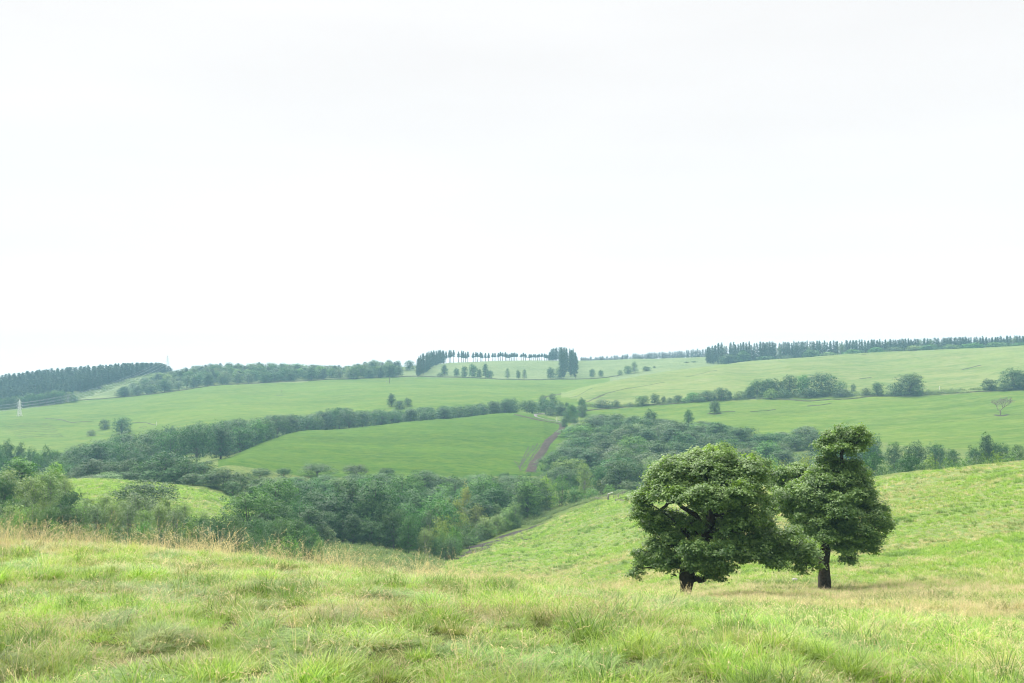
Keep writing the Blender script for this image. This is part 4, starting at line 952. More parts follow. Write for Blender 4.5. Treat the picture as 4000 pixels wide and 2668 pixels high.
def maple(name, xv, r, s, bx, by, lobes, trunk_, limbs, nleaf, seed, label, leaf=0.125, fat=1.0):
    rg = np.random.default_rng(seed)
    p = at(xv, r)
    root = tag(empty(name, p, -az_of(xv)), label, 'tree')
    L = [((x - bx) * s, d, (by - y) * s, rx * s, rx * s * 0.92 if rd is None else rd, ry * s) for (x, y, rx, ry, d, rd) in [(x, y, rx * fat, ry * fat, d, rd) for (x, y, rx, ry, d, rd) in lobes]]
    per = 20; S = []
    for (a, b, c_, ra, rb, rc_) in L:
        S.append((a, b, c_, ra * 0.56, rb * 0.56, rc_ * 0.56))
        k = int(7 + 5 * (ra * rb > 1.0))
        for q in range(k):
            d = unit(rg.normal(0, 1, 3)); f = rg.uniform(0.26, 0.42)
            S.append((a + d[0] * ra * 0.84, b + d[1] * rb * 0.84, c_ + d[2] * rc_ * 0.84, ra * f * 1.2, rb * f * 1.2, min(ra, rc_ * 1.3) * f * 1.15))
    P, Nn, Cv = lobe_points(S, nleaf // per, per, 0.15, rg, shell=0.6, low=-0.5, up=0.95, vary=0.25)
    V, q, rn = maple_leaves(P, Nn, leaf, rg); rn = np.repeat(Cv, 8)
    c = link('crown', mk_mesh('crown', V, q, [M['maple_leaf']], {'rnd': rn}), root)
    A = Acc()
    pts, dep, rad = trunk_
    path = limb_path(pts, s, bx, by, dep, 26)
    rr = np.interp(np.linspace(0, 1, 26), np.linspace(0, 1, len(rad)), rad) * s
    path[:, 0] += (fbm(np.arange(26) * 0.35 + seed, np.zeros(26), 3, 2) - 0.5) * 0.12
    path[0, 2] -= 0.5
    V, Fq = tube(path, rr, 16)
    an = np.arctan2(V[:, 1], V[:, 0]); V[:, 0] += (fbm(an * 2 + 5, V[:, 2] * 1.3, 12, 3) - .5) * rr.max() * 0.35; V[:, 1] += (fbm(an * 2 + 9, V[:, 2] * 1.3, 17, 3) - .5) * rr.max() * 0.35
    A.add(V, Fq)
    link('trunk', A.mesh('trunk', M['bark'], True), root)
    for pts, dep, r0, r1 in limbs:
        B = Acc(); lp = limb_path(pts, s, bx, by, dep, 12)
        lp[1:-1] += rg.normal(0, 0.05, (10, 3))
        B.tube(lp, np.linspace(r0, r1, 12) * s, 8)
        for k in range(4, 12, 2):                                  # side branches
            if lp[k][2] < 2.4: continue
            d = unit(rg.normal(0, 1, 3) + np.array([0, 0, 0.5]))
            B.tube(bez(lp[k], lp[k] + d * rg.uniform(0.7, 1.5), rg.normal(0, .12, 3), 5), np.linspace(r1 * 0.9 + 2, 1.2, 5) * s, 5)
        link('limb', B.mesh('limb', M['bark'], True), root)
    # inner branching: a branch from the nearest trunk point to each mass of leaves
    B = Acc()
    for Lb in L:
        t = np.array(Lb[:3]); j = int(np.clip(np.argmin(np.linalg.norm(path - (t - [0, 0, 1.2]), axis=1)), 9, 25))
        B.tube(bez(path[j], t, rg.normal(0, .25, 3) + [0, 0, .15], 8), np.linspace(min(rr[j] * .45, 0.12), 0.018, 8), 6)
        for _ in range(5):
            d = unit(rg.normal(0, 1, 3)) * np.array(Lb[3:6]) * 0.75
            B.tube(bez(t - d * 0.1, t + d, rg.normal(0, .15, 3), 5), np.linspace(0.03, 0.008, 5), 4)
    link('branchwork', B.mesh('branchwork', M['bark'], True), root)
    return root

T1 = [(870, 400, 270, 125, 0.0, None), (760, 350, 130, 70, 1.2, None), (990, 420, 170, 110, -0.8, None), (500, 470, 170, 95, -0.4, None), (450, 400, 70, 45, 0.4, None), (340, 590, 140, 90, 0.3, None), (240, 700, 115, 95, -0.5, None), (265, 850, 75, 80, 0.2, None), (210, 780, 85, 70, -1.0, None), (330, 790, 95, 60, -0.5, None), (390, 880, 105, 52, -0.7, None), (300, 930, 70, 40, 0.2, None), (940, 560, 170, 120, -1.6, None), (640, 400, 150, 80, 0.8, None),
      (540, 610, 220, 95, -1.5, None), (700, 500, 200, 120, 1.4, None), (1080, 520, 115, 140, 0.5, None), (1110, 650, 85, 100, -0.8, None), (830, 600, 200, 110, -2.4, None), (900, 690, 190, 110, 1.6, None), (480, 850, 130, 62, 1.2, None), (590, 840, 90, 70, -1.4, None),
      (300, 1085, 130, 80, -0.3, None), (480, 1000, 170, 80, -1.5, None), (360, 1170, 130, 55, 0.9, None), (185, 1220, 58, 55, -0.6, None), (250, 1170, 75, 55, 0.8, None), (700, 1010, 210, 100, -2.6, None), (800, 1150, 130, 85, -1.9, None), (640, 1130, 110, 80, -2.2, None), (430, 1100, 100, 70, -2.0, None),
      (1000, 880, 180, 130, -0.6, None), (980, 1000, 140, 90, -2.0, None), (1060, 1080, 130, 70, 0.4, None), (1240, 930, 150, 100, -0.8, None), (1375, 1040, 140, 95, -0.5, None), (1430, 1140, 95, 60, -0.2, None), (1190, 1060, 130, 70, -1.3, None), (1050, 770, 110, 85, -1.8, None), (700, 780, 120, 60, 2.2, None), (800, 900, 180, 110, 2.4, None), (560, 1000, 190, 100, 2.0, None), (1480, 1060, 50, 60, 0, None), (880, 860, 110, 80, -2.6, None)]
maple('maple_tree', 1570, 62, 0.00802, 545, 1455, T1,
      ([(545, 1475), (550, 1400), (560, 1330), (560, 1270), (600, 1170), (660, 1040), (720, 910), (755, 790), (740, 680), (800, 560), (860, 430)], [0] * 11, [52, 42, 46, 62, 60, 48, 42, 34, 28, 20, 10, 5]),
      [([(600, 1290), (690, 1270), (780, 1240), (860, 1180)], [0, -.3, -.5, -.9], 26, 9), ([(540, 1240), (490, 1160), (400, 1130), (300, 1110)], [0, .1, 0, -.2], 24, 8), ([(720, 900), (600, 800), (460, 710), (370, 765), (300, 800)], [0, .3, .2, .1, 0], 22, 7), ([(460, 712), (380, 640), (300, 620)], [.2, .1, 0], 13, 5),
       ([(740, 690), (620, 710), (500, 640)], [0, -.4, -1], 14, 5), ([(700, 950), (850, 880), (1000, 880), (1200, 960), (1400, 1080)], [0, -.2, -.3, -.5, -.4], 26, 6), ([(745, 740), (900, 640), (1060, 560)], [0, .3, .4], 18, 5), ([(740, 680), (640, 560), (520, 470)], [0, .2, -.2], 18, 5), ([(480, 1270), (455, 1255), (440, 1290)], [0, -.2, -.3], 6, 2)],
      140000, 41, 'spreading maple with a short forked trunk half hidden by tall grass')
T2 = [(1625, 395, 85, 45, 0.2, None), (1780, 420, 95, 50, 0.3, None), (1620, 200, 70, 45, -0.2, None), (1600, 290, 80, 52, 0.1, None), (1905, 220, 70, 62, 0.2, None), (1820, 160, 80, 50, 0.3, None), (1715, 450, 115, 62, 0.3, None), (1655, 470, 95, 50, -0.3, None), (1760, 470, 100, 60, -0.5, None), (1850, 640, 120, 80, 0.5, None), (1765, 190, 120, 75, 0, None), (1850, 200, 85, 75, -.6, None), (1700, 250, 100, 60, .5, None), (1640, 300, 85, 55, 0, None), (1745, 290, 130, 50, -.8, None), (1850, 275, 70, 45, .4, None), (1680, 410, 105, 55, .4, None), (1800, 400, 70, 45, -.5, None), (1610, 440, 60, 40, -.3, None),
      (1630, 520, 180, 80, -.8, None), (1830, 540, 120, 95, .2, None), (1500, 500, 110, 70, 1.0, None), (1340, 530, 150, 85, 1.2, None), (1240, 640, 130, 120, .8, None), (1430, 660, 180, 110, -1.2, None), (1700, 690, 230, 120, -1.8, None), (1920, 700, 130, 95, .3, None), (1900, 600, 70, 55, -.6, None), (2010, 830, 85, 65, 0, None), (2070, 870, 45, 45, .3, None), (1840, 860, 170, 95, -1.4, None), (1510, 830, 180, 95, -1.6, None), (1650, 930, 170, 85, -2.2, None), (1810, 1000, 160, 75, -1.5, None), (1900, 1050, 100, 58, .4, None), (1480, 970, 130, 75, .8, None), (1780, 1115, 65, 38, -.8, None), (2000, 920, 70, 55, .8, None), (1200, 760, 105, 75, 1.2, None), (1350, 780, 120, 80, .4, None), (1700, 800, 200, 110, 2.2, None), (1600, 640, 180, 110, 2.0, None), (1930, 960, 90, 50, -1, None), (1600, 1000, 110, 50, 1.6, None), (1960, 770, 90, 70, -1, None)]
maple('maple_tree', 1888.5, 76, 0.00952, 1595, 1385, T2,
      ([(1595, 1400), (1596, 1320), (1598, 1220), (1600, 1100), (1612, 980), (1640, 800), (1665, 620), (1700, 480), (1722, 400), (1738, 320), (1775, 230), (1790, 160)], [0] * 12, [58, 48, 43, 40, 36, 31, 26, 20, 13, 11, 8, 3]),
      [([(1605, 1060), (1720, 980), (1850, 980), (1960, 960)], [0, -.4, -.6, -.4], 17, 5), ([(1615, 960), (1500, 880), (1380, 790), (1250, 700)], [0, .3, .6, .8], 18, 5), ([(1640, 820), (1780, 780), (1920, 780), (2040, 850)], [0, -.2, -.1, .1], 16, 4), ([(1655, 700), (1540, 620), (1420, 560)], [0, .3, .8], 14, 4), ([(1690, 520), (1770, 500), (1850, 530)], [0, .2, .2], 11, 4), ([(1738, 320), (1700, 290), (1650, 280)], [0, .2, .2], 9, 3), ([(1740, 315), (1800, 270), (1860, 240)], [0, -.3, -.5], 10, 3), ([(1650, 780), (1760, 720), (1860, 650)], [0, -.8, -.6], 13, 4)],
      130000, 43, 'upright maple with a bare lower trunk and a narrow top tuft', fat=0.92)

# ------------------------------------------------------------------ tracks, mud and banks laid on the ground
def strip(name, pts, mat, lift=0.08, across=5, step=2.0, wob=0.25, seed=0, label=None, rmin=60, kind='structure'):
    """a ribbon along photo points (x, row, width in metres), resting on the ground"""
    rg = np.random.default_rng(seed)
    P = np.array([hit(x, y, rmin) for x, y, w in pts]); W = np.array([w for _, _, w in pts], float)
    d = np.concatenate([[0], np.cumsum(np.hypot(*np.diff(P[:, :2], axis=0).T))])
    n = max(8, int(d[-1] / step)); t = np.linspace(0, d[-1], n)
    x = pchip(d, P[:, 0], t); y = pchip(d, P[:, 1], t); w = pchip(d, W, t)
    w = w * (1 + wob * 2 * (fbm(t / 7 + seed, t * 0 + seed, 5, 3) - 0.5) * 2)
    tx, ty = np.gradient(x), np.gradient(y); L = np.hypot(tx, ty) + 1e-9
    u = np.linspace(-0.5, 0.5, across)
    X = x[:, None] - (ty / L)[:, None] * u[None] * w[:, None]; Y = y[:, None] + (tx / L)[:, None] * u[None] * w[:, None]
    Zz = ground_xy(X, Y) + lift
    Zz[:, 0] -= lift + 0.05; Zz[:, -1] -= lift + 0.05
    V = np.stack([X, Y, Zz], -1).reshape(-1, 3); q = []
    for i in range(n - 1):
        for j in range(across - 1):
            q.append((i * across + j, (i + 1) * across + j, (i + 1) * across + j + 1, i * across + j + 1))
    o = link(name, mk_mesh(name, V, np.array(q), [M[mat]], smooth=True), kind=kind)
    if label: o['label'] = label
    return o

R3 = lambda px, py: (1175.5 + px / 4, 752.3 + py / 4)
R7 = lambda px, py: (1175.5 + px / 4, 999.2 + py / 4)
R6 = lambda px, py: (587.75 + px / 4, 999.2 + py / 4)
strip('farm_track', [(*R3(25, 797), 1.8), (*R3(90, 812), 3), (*R3(180, 832), 3.6), (*R3(290, 856), 3.8), (*R3(400, 876), 4), (*R3(462, 890), 4.4), (*R3(460, 925), 4.6), (*R3(430, 955), 4.6), (1275, 999, 4.6), (1259, 1014, 5), (1247, 1033, 5), (1238, 1046, 5), (1229, 1058, 5), (1223, 1070, 5.2), (1218, 1084, 5.4)], 'dirt', lift=0.25, across=7, rmin=430, wob=0.08)
strip('road', [(*R3(305, 785), 2.2), (*R3(250, 794), 2.6), (*R3(216, 806), 2.6), (*R3(232, 822), 2.6), (*R3(290, 838), 2.2), (*R3(380, 856), 1.8), (*R3(470, 872), 1.4)], 'gravel', lift=0.35, rmin=640, wob=0.05)
for k, ln in enumerate([[(268, 75), (215, 150), (150, 240), (95, 305), (70, 330)], [(235, 75), (190, 140), (130, 215), (75, 290)], [(195, 95), (160, 150), (110, 225), (70, 300)], [(155, 100), (120, 170), (90, 235), (70, 290)], [(20, 235), (60, 285), (85, 325)], [(40, 250), (80, 260), (120, 205)]]):
    strip('rut', [(*R7(*p), 0.7) for p in ln], 'mud', lift=0.12, rmin=430, wob=0.5, seed=k, across=3)
strip('mud_track', [(*R6(1750, 1168), 1.0), (*R6(1900, 1105), 2.2), (*R6(2020, 1062), 5), (*R6(2120, 1022), 10), (*R6(2200, 990), 17), (*R6(2270, 960), 12.0), (*R6(2351, 912), 6), (*R7(50, 885), 3.0), (*R7(130, 868), 2.2), (*R7(200, 838), 1.2), (*R7(285, 812), 0.6)], 'mud', lift=0.10, across=7, step=1.0, rmin=200, wob=0.8, seed=3)
strip('mud_track', [(*R7(-110, 935), 0.7), (*R7(0, 918), 1.1), (*R7(100, 890), 0.9), (*R7(200, 855), 0.6)], 'mud', lift=0.08, across=3, step=1.0, rmin=200, wob=0.7, seed=5)
strip('mud_track', [(*R7(-160, 985), 0.6), (*R7(-40, 962), 0.9), (*R7(40, 945), 0.9), (*R7(110, 915), 0.5)], 'mud', lift=0.08, across=3, step=1.0, rmin=200, wob=0.7, seed=6)
strip('path', [(*R3(680, 684), 3), (*R3(760, 650), 3), (*R3(880, 600), 2.6), (*R3(1000, 570), 2), (*R3(1120, 550), 1.6), (*R3(1280, 524), 1.2), (*R3(1400, 500), 1)], 'bank', lift=0.25, rmin=760, wob=0.4, across=3, seed=7)
strip('path', [(*R3(1600, 452), 1.0), (*R3(1750, 420), 1.0), (*R3(1880, 392), 1.2)], 'bank', lift=0.25, rmin=760, wob=0.6, across=3, seed=8)
strip('path', [(*R3(540, 640), 1.4), (*R3(640, 605), 1.6), (*R3(740, 555), 1.2)], 'bank', lift=0.25, rmin=760, wob=0.6, across=3, seed=9)
strip('path', [(*R3(280, 650), 3), (*R3(370, 622), 4), (*R3(450, 606), 3)], 'dirt', lift=0.3, rmin=790, wob=0.5, across=3, seed=10)
R4 = lambda px, py: (1763 + px / 4, 752.3 + py / 4)
R1 = lambda px, py: (px / 4, 752.3 + py / 4)
R2 = lambda px, py: (587.75 + px / 4, 752.3 + py / 4)
def bank(pts, w=1.0, seed=0, rmin=700, lift=0.5): strip('bank', [(x, y, w) for x, y in pts], 'bank', lift=lift, across=5, step=4, rmin=rmin, wob=0.3, seed=seed)
bank([R1(1080, 642), R1(1500, 598), R1(2000, 530), R1(2351, 512), R2(100, 503), R2(500, 487), R2(900, 470), R2(1200, 454), R2(1480, 448), R2(1700, 456), R2(2000, 462), R2(2351, 476), R3(200, 480), R3(450, 476), R3(700, 472), R3(850, 460), R3(980, 440)], 3.0, 1, 1080, 0.9)
bank([R1(0, 742), R1(300, 715), R1(680, 672), R1(950, 655), R1(1080, 643)], 3.0, 2, 1080, 0.8)
bank([R3(650, 772), R3(1000, 735), R3(1150, 718), R3(1500, 700), R3(1860, 668), R3(2100, 655), R4(0, 656), R4(180, 660), R4(420, 674), R4(700, 658), R4(1000, 630), R4(1400, 606), R4(1800, 598), R4(2100, 580), R4(2351, 560)], 2.4, 3, 700, 0.6)
for k, (pts, w) in enumerate([([R4(360, 720), R4(480, 712), R4(590, 692)], 1.6), ([R4(0, 762), R4(40, 755), R4(70, 753)], 1.8), ([R4(1780, 385), R4(1870, 365), R4(1950, 345)], 2.0), ([R4(840, 470), R4(950, 458)], 1.5), ([R3(1800, 785), R3(1870, 795), R3(1920, 785)], 2.2), ([R3(1920, 775), R3(2050, 770)], 0.8), ([R3(2190, 772), R3(2351, 764)], 0.8), ([R1(1220, 875), R1(1300, 872), R1(1440, 895)], 1.2), ([R1(1280, 915), R1(1350, 912)], 1.6), ([R1(410, 830), R1(560, 845), R1(720, 866), R1(860, 858)], 1.1), ([R2(190, 622), R2(245, 620)], 1.2), ([R4(2090, 800), R4(2140, 812), R4(2195, 798)], 3.0), ([R4(860, 250), R4(900, 247)], 1.6)]):
    strip('bare_ground', [(x, y, w) for x, y in pts], 'mud', lift=0.3, across=3, step=2, rmin=500, wob=0.6, seed=20 + k)
for k in range(9):                                     # cattle terraces on the slope below the pylon
    y0 = 880 + k * 15
    strip('path', [R1(30 + k * 18, y0 + 20) + (0.55,), R1(180 + k * 10, y0 + 2) + (0.8,), R1(330 + k * 22, y0 - 4) + (0.8,), R1(470 + k * 15, y0 + 4) + (0.5,)], 'bank', lift=0.15, across=3, rmin=700, wob=0.7, seed=40 + k)

# ------------------------------------------------------------------ low cover in the valley and along the hedge
def leafy(name, n, rad, h, leaf, rg, mat):
    a = rg.uniform(0, 6.28, n); q = rad * np.sqrt(rg.uniform(0, 1, n)); zz = h * (1 - (q / rad) ** 2) * rg.uniform(0.25, 1.05, n)
    P = np.stack([np.cos(a) * q, np.sin(a) * q, zz], 1)
    Nn = np.stack([np.cos(a) * .4, np.sin(a) * .4, np.full(n, .8)], 1) + rg.normal(0, .4, (n, 3))
    V, T, r = leaf_quads(P, Nn, leaf, rg, aspect=0.5)
    return bpy.data.objects.new(name, mk_mesh(name, V, T, [M[mat]], {'rnd': r}))
frg = np.random.default_rng(91)
SRC_FERN = source('undergrowth_sources', [leafy('fern_%d' % k, 120, 0.9, 0.9 + 0.2 * k, 0.22, frg, 'fern') for k in range(3)])
def cover(name, n, x0, x1, rlo, rhi, label, seed, s=(0.7, 1.4), ok=None):
    rg = np.random.default_rng(seed); xv = rg.uniform(x0, x1, n); f = lambda tab: np.interp(xv, [t[0] for t in tab], [t[1] for t in tab])
    r = f(rlo) + (f(rhi) - f(rlo)) * rg.uniform(0, 1, n); a = np.arctan((xv - CX) / F)
    x = np.sin(a) * r; y = np.cos(a) * r
    k = fbm(x / 9, y / 9, seed, 3) > 0.42
    if ok is not None: k &= ok(a, r)
    x, y, xv = x[k], y[k], xv[k]; n = len(x)
    scatter(name, np.stack([x, y, ground_xy(x, y) - 0.1], 1), rg.integers(0, 3, n), np.stack([rg.normal(0, .1, n), rg.normal(0, .1, n), rg.uniform(0, 6.28, n)], 1), rg.uniform(*s, n), np.zeros(n), np.full(n, .5), SRC_FERN, label)
cover('undergrowth', 700, 740, 1020, [(740, 195), (1020, 215)], [(740, 262), (900, 264), (1020, 268)], 'rank green undergrowth between the valley wood and the muddy track', 3)
cover('undergrowth', 1500, 1180, 1560, [(1180, 315), (1300, 330), (1420, 346), (1560, 346)], [(1180, 350), (1560, 372)], 'tall weeds and brambles along the paddock fence', 4)
cover('undergrowth', 1500, 1330, 2351, [(1330, 790), (1700, 801), (2351, 801)], [(1330, 797), (1700, 818), (2351, 822)], 'bramble and fern strip under the hedgerow', 5, (1.2, 2.2))
cover('undergrowth', 900, 170, 370, [(170, 1190), (370, 1350)], [(170, 1240), (250, 1320), (370, 1420)], 'pale fern growth on the cleared strip under the power lines', 6, (1.2, 2.2))
cover('undergrowth', 3600, 0, 760, [(0, 120), (760, 130)], [(0, 200), (760, 225)], 'brambles and weeds under the near trees', 7, (0.9, 1.8))
cover('undergrowth', 1800, 920, 1640, [(920, 1215), (1640, 1290)], [(920, 1440), (1640, 1480)], 'rough tussocks on the pasture below the skyline', 8, (0.5, 0.9))

# ------------------------------------------------------------------ pylons and their wires
def pylon(xv, r, ytop, label, sink=0.0, w=0.10):
    p = at(xv, r); h = CAMZ + r * ray(xv, ytop)[1] - p[2]
    root = tag(empty('pylon', p, -az_of(xv) + 0.5), label, 'pylon', 'pylons of the power line')
    A = Acc(); s = h / 20.0
    lev = [(0, 2.2), (3.5, 1.75), (6.5, 1.35), (9.5, 1.0), (12, .78), (14.5, .62), (17, .5), (18.6, .36), (20, .05)]
    lev = [(a * s, b * s) for a, b in lev]
    cor = lambda k: [np.array([sx * lev[k][1], sy * lev[k][1], lev[k][0]]) for sx, sy in ((-1, -1), (1, -1), (1, 1), (-1, 1))]
    for k in range(len(lev) - 1):
        a, b = cor(k), cor(k + 1)
        for i in range(4):
            A.bar(a[i], b[i], w * s); j = (i + 1) % 4
            A.bar(a[i], b[j], w * .7 * s); A.bar(a[j], b[i], w * .7 * s); A.bar(b[i], b[j], w * .7 * s)
    link('lattice_mast', A.mesh('lattice_mast', M['steel']), root)
    ends = []
    for zz, hw in ((16.6, 2.9), (13.2, 3.6), (9.9, 3.3)):
        B = Acc(); zz *= s; hw *= s
        for sg in (-1, 1):
            e = np.array([sg * hw, 0, zz])
            for sy in (-1, 1):
                B.bar((sg * .5 * s, sy * .5 * s, zz + .1 * s), e, w * .8 * s); B.bar((sg * .5 * s, sy * .5 * s, zz + 1.1 * s), e, w * .8 * s)
            ends.append(e + np.array([0, 0, -1.1 * s]))
        link('crossarm', B.mesh('crossarm', M['steel']), root)
        for sg in (-1, 1):
            C = Acc(); C.tube([(sg * hw, 0, zz - .02), (sg * hw, 0, zz - 0.5 * s), (sg * hw, 0, zz - 1.1 * s)], [.05, .12, .05], 6)
            link('insulator', C.mesh('insulator', M['steel']), root)
    rz = root.rotation_euler.z; c_, s_ = math.cos(rz), math.sin(rz)
    return [np.array([p[0] + e[0] * c_ - e[1] * s_, p[1] + e[0] * s_ + e[1] * c_, p[2] + e[2]]) for e in ends]
e1 = pylon(46.5, 1050, 917, 'white lattice pylon standing on the open slope of the upper field', w=0.15)
e2 = pylon(385, 1420, 815, 'lattice pylon half hidden behind the skyline wood', w=0.07)
where = ['top outer', 'top inner', 'middle outer', 'middle inner', 'low outer', 'low inner']
for k in range(6):
    for a, b, nm_ in ((e1[k], e2[k], 'between the two pylons'), (e1[k], e1[k] + np.array([-260.0, -120.0, 4.0]), 'leading away from the pylon on the field')):
        t = np.linspace(0, 1, 24)[:, None]; P = a * (1 - t) + b * t; P[:, 2] -= 9 * 4 * (t * (1 - t))[:, 0]
        A = Acc(); A.tube(P, np.full(24, 0.05), 4)
        tag(link('power_line', A.mesh('power_line', M['wire'])), where[k] + ' power line ' + nm_, 'cable', 'power lines on the pylons')

# ------------------------------------------------------------------ fences, posts and small things
def fence(pts, label, n, h=1.2, rails=3, rmin=250, group=None):
    P = [hit(x, y, rmin) for x, y in pts]; P = np.array(P)
    d = np.concatenate([[0], np.cumsum(np.hypot(*np.diff(P[:, :2], axis=0).T))]); t = np.linspace(0, d[-1], n)
    X = np.interp(t, d, P[:, 0]); Y = np.interp(t, d, P[:, 1]); Zg = ground_xy(X, Y)
    o = np.array([X[0], Y[0], Zg[0]])
    root = tag(empty('rail_fence', o), label, 'fence', group)
    for i in range(n):
        A = Acc(); A.box((X[i] - o[0], Y[i] - o[1], Zg[i] - o[2] + h / 2 - .15), (.16, .16, h + .3)); link('post', A.mesh('post', M['wood']), root)
    for k in range(rails):
        for i in range(n - 1):
            zz = h * (0.35 + 0.27 * k)
            A = Acc(); A.bar((X[i] - o[0], Y[i] - o[1], Zg[i] - o[2] + zz), (X[i + 1] - o[0], Y[i + 1] - o[1], Zg[i + 1] - o[2] + zz + prg.normal(0, .04)), .06)
            link('rail', A.mesh('rail', M['wood']), root)
g = 'rail fences of the paddock'
fence([R7(690, 600), R7(790, 602), R7(880, 592)], 'rail fence of the paddock, lower stretch beside the white barrier', 8, group=g)
fence([R7(930, 585), R7(1000, 560), R7(1095, 532)], 'rail fence running up to the dark wood behind the maple', 8, group=g)
fence([R7(780, 545), R7(850, 552), R7(900, 560)], 'rail fence farther back at the wood foot', 5, group=g)
fence([R7(470, 612), R7(560, 606), R7(620, 604)], 'low broken rail fence among weeds near the yellow-green bushes', 5, h=0.9, rails=1, group=g)
fence([R7(950, 605), R7(1000, 606), R7(1062, 605)], 'low wooden trough rail lying in front of the paddock fence', 3, h=0.8, rails=2, group=g)
p = hit(*R7(883, 600), 250)
root = tag(empty('gate', p, -az_of(1395)), 'white barrier pole raised over wooden gate posts', 'gate')
A = Acc(); A.box((0, 0, 1.1), (.45, .35, 2.3)); link('post', A.mesh('post', M['wood']), root)
A = Acc(); A.box((3.2, .3, 1.0), (.35, .35, 2.1)); link('post', A.mesh('post', M['wood']), root)
A = Acc(); A.tube([(-.2, -.1, 2.1), (1.6, .1, 2.7)], [.10, .08], 8); link('barrier_pole', A.mesh('barrier_pole', M['white']), root)
PR = [(*R6(1320, 1055), 'standing by the round dark tree at the wood edge'), (*R6(1960, 1057), 'between the brushwood and the muddy track'), (*R6(2078, 1033), 'where the muddy track widens'), (*R6(1730, 1165), 'at the lower end of the muddy track'), (*R6(1595, 1150), 'among weeds below the wood edge'), (*R7(10, 850), 'under the pale birches above the muddy track'), (*R7(65, 1165), 'alone low on the hillside'), (*R7(620, 610), 'in weeds near the paddock')]
for x, y, w in PR:
    p = hit(x, y, 120); A = Acc(); A.box((0, 0, .55), (.15, .15, 1.3)); A.bar((-.075, -.08, .9), (.075, -.08, .9), .012)
    o = link('fence_post', A.mesh('fence_post', M['wood'])); o.location = p
    tag(o, 'weathered wooden fence post ' + w, 'post', 'old fence posts on the hillside')
for x, y, h, w, m in ((*R3(413, 862), 3.2, 'yellowish marker pole beside the gravel road', 'white'), (*R3(236, 778), 2.2, 'short pale pole at the road bend', 'white'), (*R1(1438, 898), 3.0, 'white post on the slope by the bare ground', 'white'), (*R4(1575, 572), 3.0, 'pale pole in the bramble strip of the hedgerow', 'white'), (*R4(1375, 608), 2.4, 'short pale post at the lower edge of the hedgerow', 'white')):
    p = hit(x, y, 600); A = Acc(); A.tube([(0, 0, -.2), (0, 0, h * .8), (0, 0, h)], [.2, .2, .1], 6)
    o = link('marker_pole', A.mesh('marker_pole', M[m])); o.location = p; tag(o, w, 'pole')
# snags and bare trees
def snag(x, y, h, label, seed, depth=3, rmin=500, mat='deadwood', name='bare_tree', wide=1.0):
    p = hit(x, y, rmin); o = empty(name, p, 0, (wide, wide, 1)); tag(o, label, 'tree'); link('branchwork', bare_tree(seed, h, mat, depth), o)
snag(2296, 953, 13, 'small leafless tree with a round top on the long field', 17, 6, wide=1.2)
snag(*R2(237, 590), 5.5, 'broken dead stump on the upper field', 8, 2, 900, name='dead_stump')
snag(*R2(1242, 480), 6, 'thin dead stem leaning beside the lone larch', 9, 1, 1000, 'birch_bark', 'dead_tree')
snag(*R2(1200, 508), 7, 'straight dead stem at the foot of the lone larch', 10, 1, 1000, 'birch_bark', 'dead_tree')
snag(*R2(1322, 480), 5, 'dead stem standing alone before the top fence', 11, 1, 1000, 'birch_bark', 'dead_tree')
snag(*R2(1452, 470), 4.5, 'short dead stem before the larch block', 12, 1, 1000, 'birch_bark', 'dead_tree')
snag(*R3(960, 462), 6, 'pale leafless bush where the hill meets the top fence', 13, 3, 1000, 'birch_bark', 'dead_bush', 1.6)
for xv, r, h, sd, w in ((578, 190, 7.2, 21, 'antler-like dead branches rising above the dark brushwood'), (513, 190, 6.2, 22, 'thin dead branches reaching out of the brushwood edge'), (2020, 262, 4.5, 23, "white dead branch lying over the hillside's shoulder")):
    p = at(xv, r); o = tag(empty('dead_branch', p), w, 'branch'); link('branchwork', bare_tree(sd, h, 'birch_bark', 3), o)
# stone in the grass between the maples
srg = np.random.default_rng(4); bmv = []
th = np.linspace(0, math.pi, 7); ph = np.linspace(0, 2 * math.pi, 11)[:-1]
V = np.array([(math.sin(t) * math.cos(q) * .27, math.sin(t) * math.sin(q) * .2, math.cos(t) * .17 + .2) for t in th for q in ph]); V += srg.normal(0, .015, V.shape)
q = [(i * 10 + j, (i + 1) * 10 + j, (i + 1) * 10 + (j + 1) % 10, i * 10 + (j + 1) % 10) for i in range(6) for j in range(10)]
o = link('stone', mk_mesh('stone', V, np.array(q), [M['stone']], smooth=True)); o.location = hit(1825, 1337, 55); tag(o, 'pale stone lying in the grass left of the upright maple', 'stone')

# ------------------------------------------------------------------ air, sky, sun, camera
m, nt, out = new_mat('haze'); pv = N(nt, 'ShaderNodeVolumePrincipled')
pv.inputs['Color'].default_value = (0.42, 0.77, 0.96, 1); pv.inputs['Density'].default_value = 0.00021; pv.inputs['Anisotropy'].default_value = 0.0
nt.links.new(pv.outputs[0], out.inputs['Volume'])
A = Acc(); zlo = float(Z.min()) - 1.0; A.box((0, 0, (zlo + 75) / 2), (5000, 5000, 75 - zlo)); me = A.mesh('haze', m)
link('haze', me, kind='stuff')['label'] = 'pale humid air over the valley'

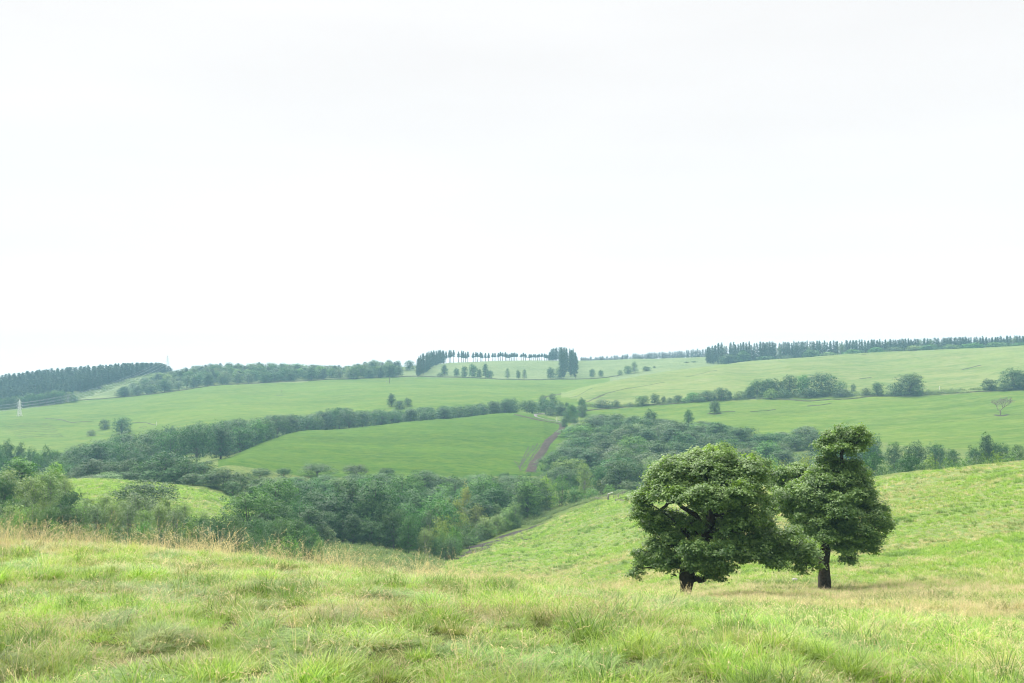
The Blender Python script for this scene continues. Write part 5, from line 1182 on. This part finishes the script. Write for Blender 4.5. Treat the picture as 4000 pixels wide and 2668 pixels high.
SUN_EL, SUN_AZ = math.radians(58), math.radians(-35)      # azimuth from the view direction, to the left of it
w = bpy.data.worlds.new('World'); scene.world = w; w.use_nodes = True; nt = w.node_tree; nt.nodes.clear()
sky = nt.nodes.new('ShaderNodeTexSky'); sky.sky_type = 'NISHITA'; sky.sun_disc = False; sky.sun_elevation = SUN_EL; sky.sun_rotation = SUN_AZ; sky.dust_density = 4
tc = nt.nodes.new('ShaderNodeTexCoord'); mp = nt.nodes.new('ShaderNodeMapping'); mp.inputs['Scale'].default_value = (1, 1, 5); nt.links.new(tc.outputs['Generated'], mp.inputs['Vector'])
cl = noise(nt, mp.outputs[0], 1.6, 4, 0.5)
veil = ramp(nt, cl, [(0.3, (1.325, 1.315, 1.305)), (0.7, (1.44, 1.43, 1.42))])
bg = nt.nodes.new('ShaderNodeBackground'); bg.inputs['Strength'].default_value = 0.1
sx = nt.nodes.new('ShaderNodeSeparateXYZ'); nt.links.new(tc.outputs['Generated'], sx.inputs[0])
low = ramp(nt, sx.outputs['Z'], [(0.0, (1.4, 1.4, 1.4)), (0.05, (1.2, 1.2, 1.2)), (0.11, (1.04, 1.04, 1.04)), (0.22, (1.0, 1.0, 1.0)), (1.0, (1.0, 1.0, 1.0))])   # overcast is brightest towards the horizon
nt.links.new(mixc(nt, 1.0, mixc(nt, 0.99, sky.outputs[0], veil), low, 'MULTIPLY'), bg.inputs['Color'])
wo = nt.nodes.new('ShaderNodeOutputWorld'); nt.links.new(bg.outputs[0], wo.inputs['Surface'])
w.cycles.sampling_method = 'AUTOMATIC'
sl = bpy.data.lights.new('sun', 'SUN'); sl.energy = 1.5; sl.angle = math.radians(80); sl.color = (1, 0.96, 0.9)
so = bpy.data.objects.new('sun', sl); COL.objects.link(so); so['kind'] = 'helper'
d = Vector((math.sin(SUN_AZ) * math.cos(SUN_EL), math.cos(SUN_AZ) * math.cos(SUN_EL), math.sin(SUN_EL)))
so.rotation_euler = d.to_track_quat('Z', 'Y').to_euler(); so.location = d * 100

cam = bpy.data.cameras.new('camera'); cam.lens = 35; cam.sensor_width = 36; cam.clip_start = 0.1; cam.clip_end = 8000
co = bpy.data.objects.new('camera', cam); COL.objects.link(co); co.location = (0, 0, CAMZ); co.rotation_euler = (math.pi / 2 + PITCH, 0, 0)
scene.camera = co
scene.view_settings.view_transform = 'Standard'; scene.view_settings.look = 'None'; scene.view_settings.gamma = 1; scene.view_settings.use_curve_mapping = False
scene.view_settings.exposure = 2.8
scene.render.engine = 'CYCLES'
cy = scene.cycles
cy.max_bounces = 8; cy.diffuse_bounces = 3; cy.glossy_bounces = 2; cy.transmission_bounces = 4; cy.volume_bounces = 0; cy.transparent_max_bounces = 8
cy.pixel_filter_type = 'BLACKMAN_HARRIS'; cy.filter_width = 1.1
cy.use_denoising = True; cy.denoiser = 'OPENIMAGEDENOISE'; cy.denoising_input_passes = 'RGB_ALBEDO_NORMAL'
cy.sample_clamp_indirect = 6
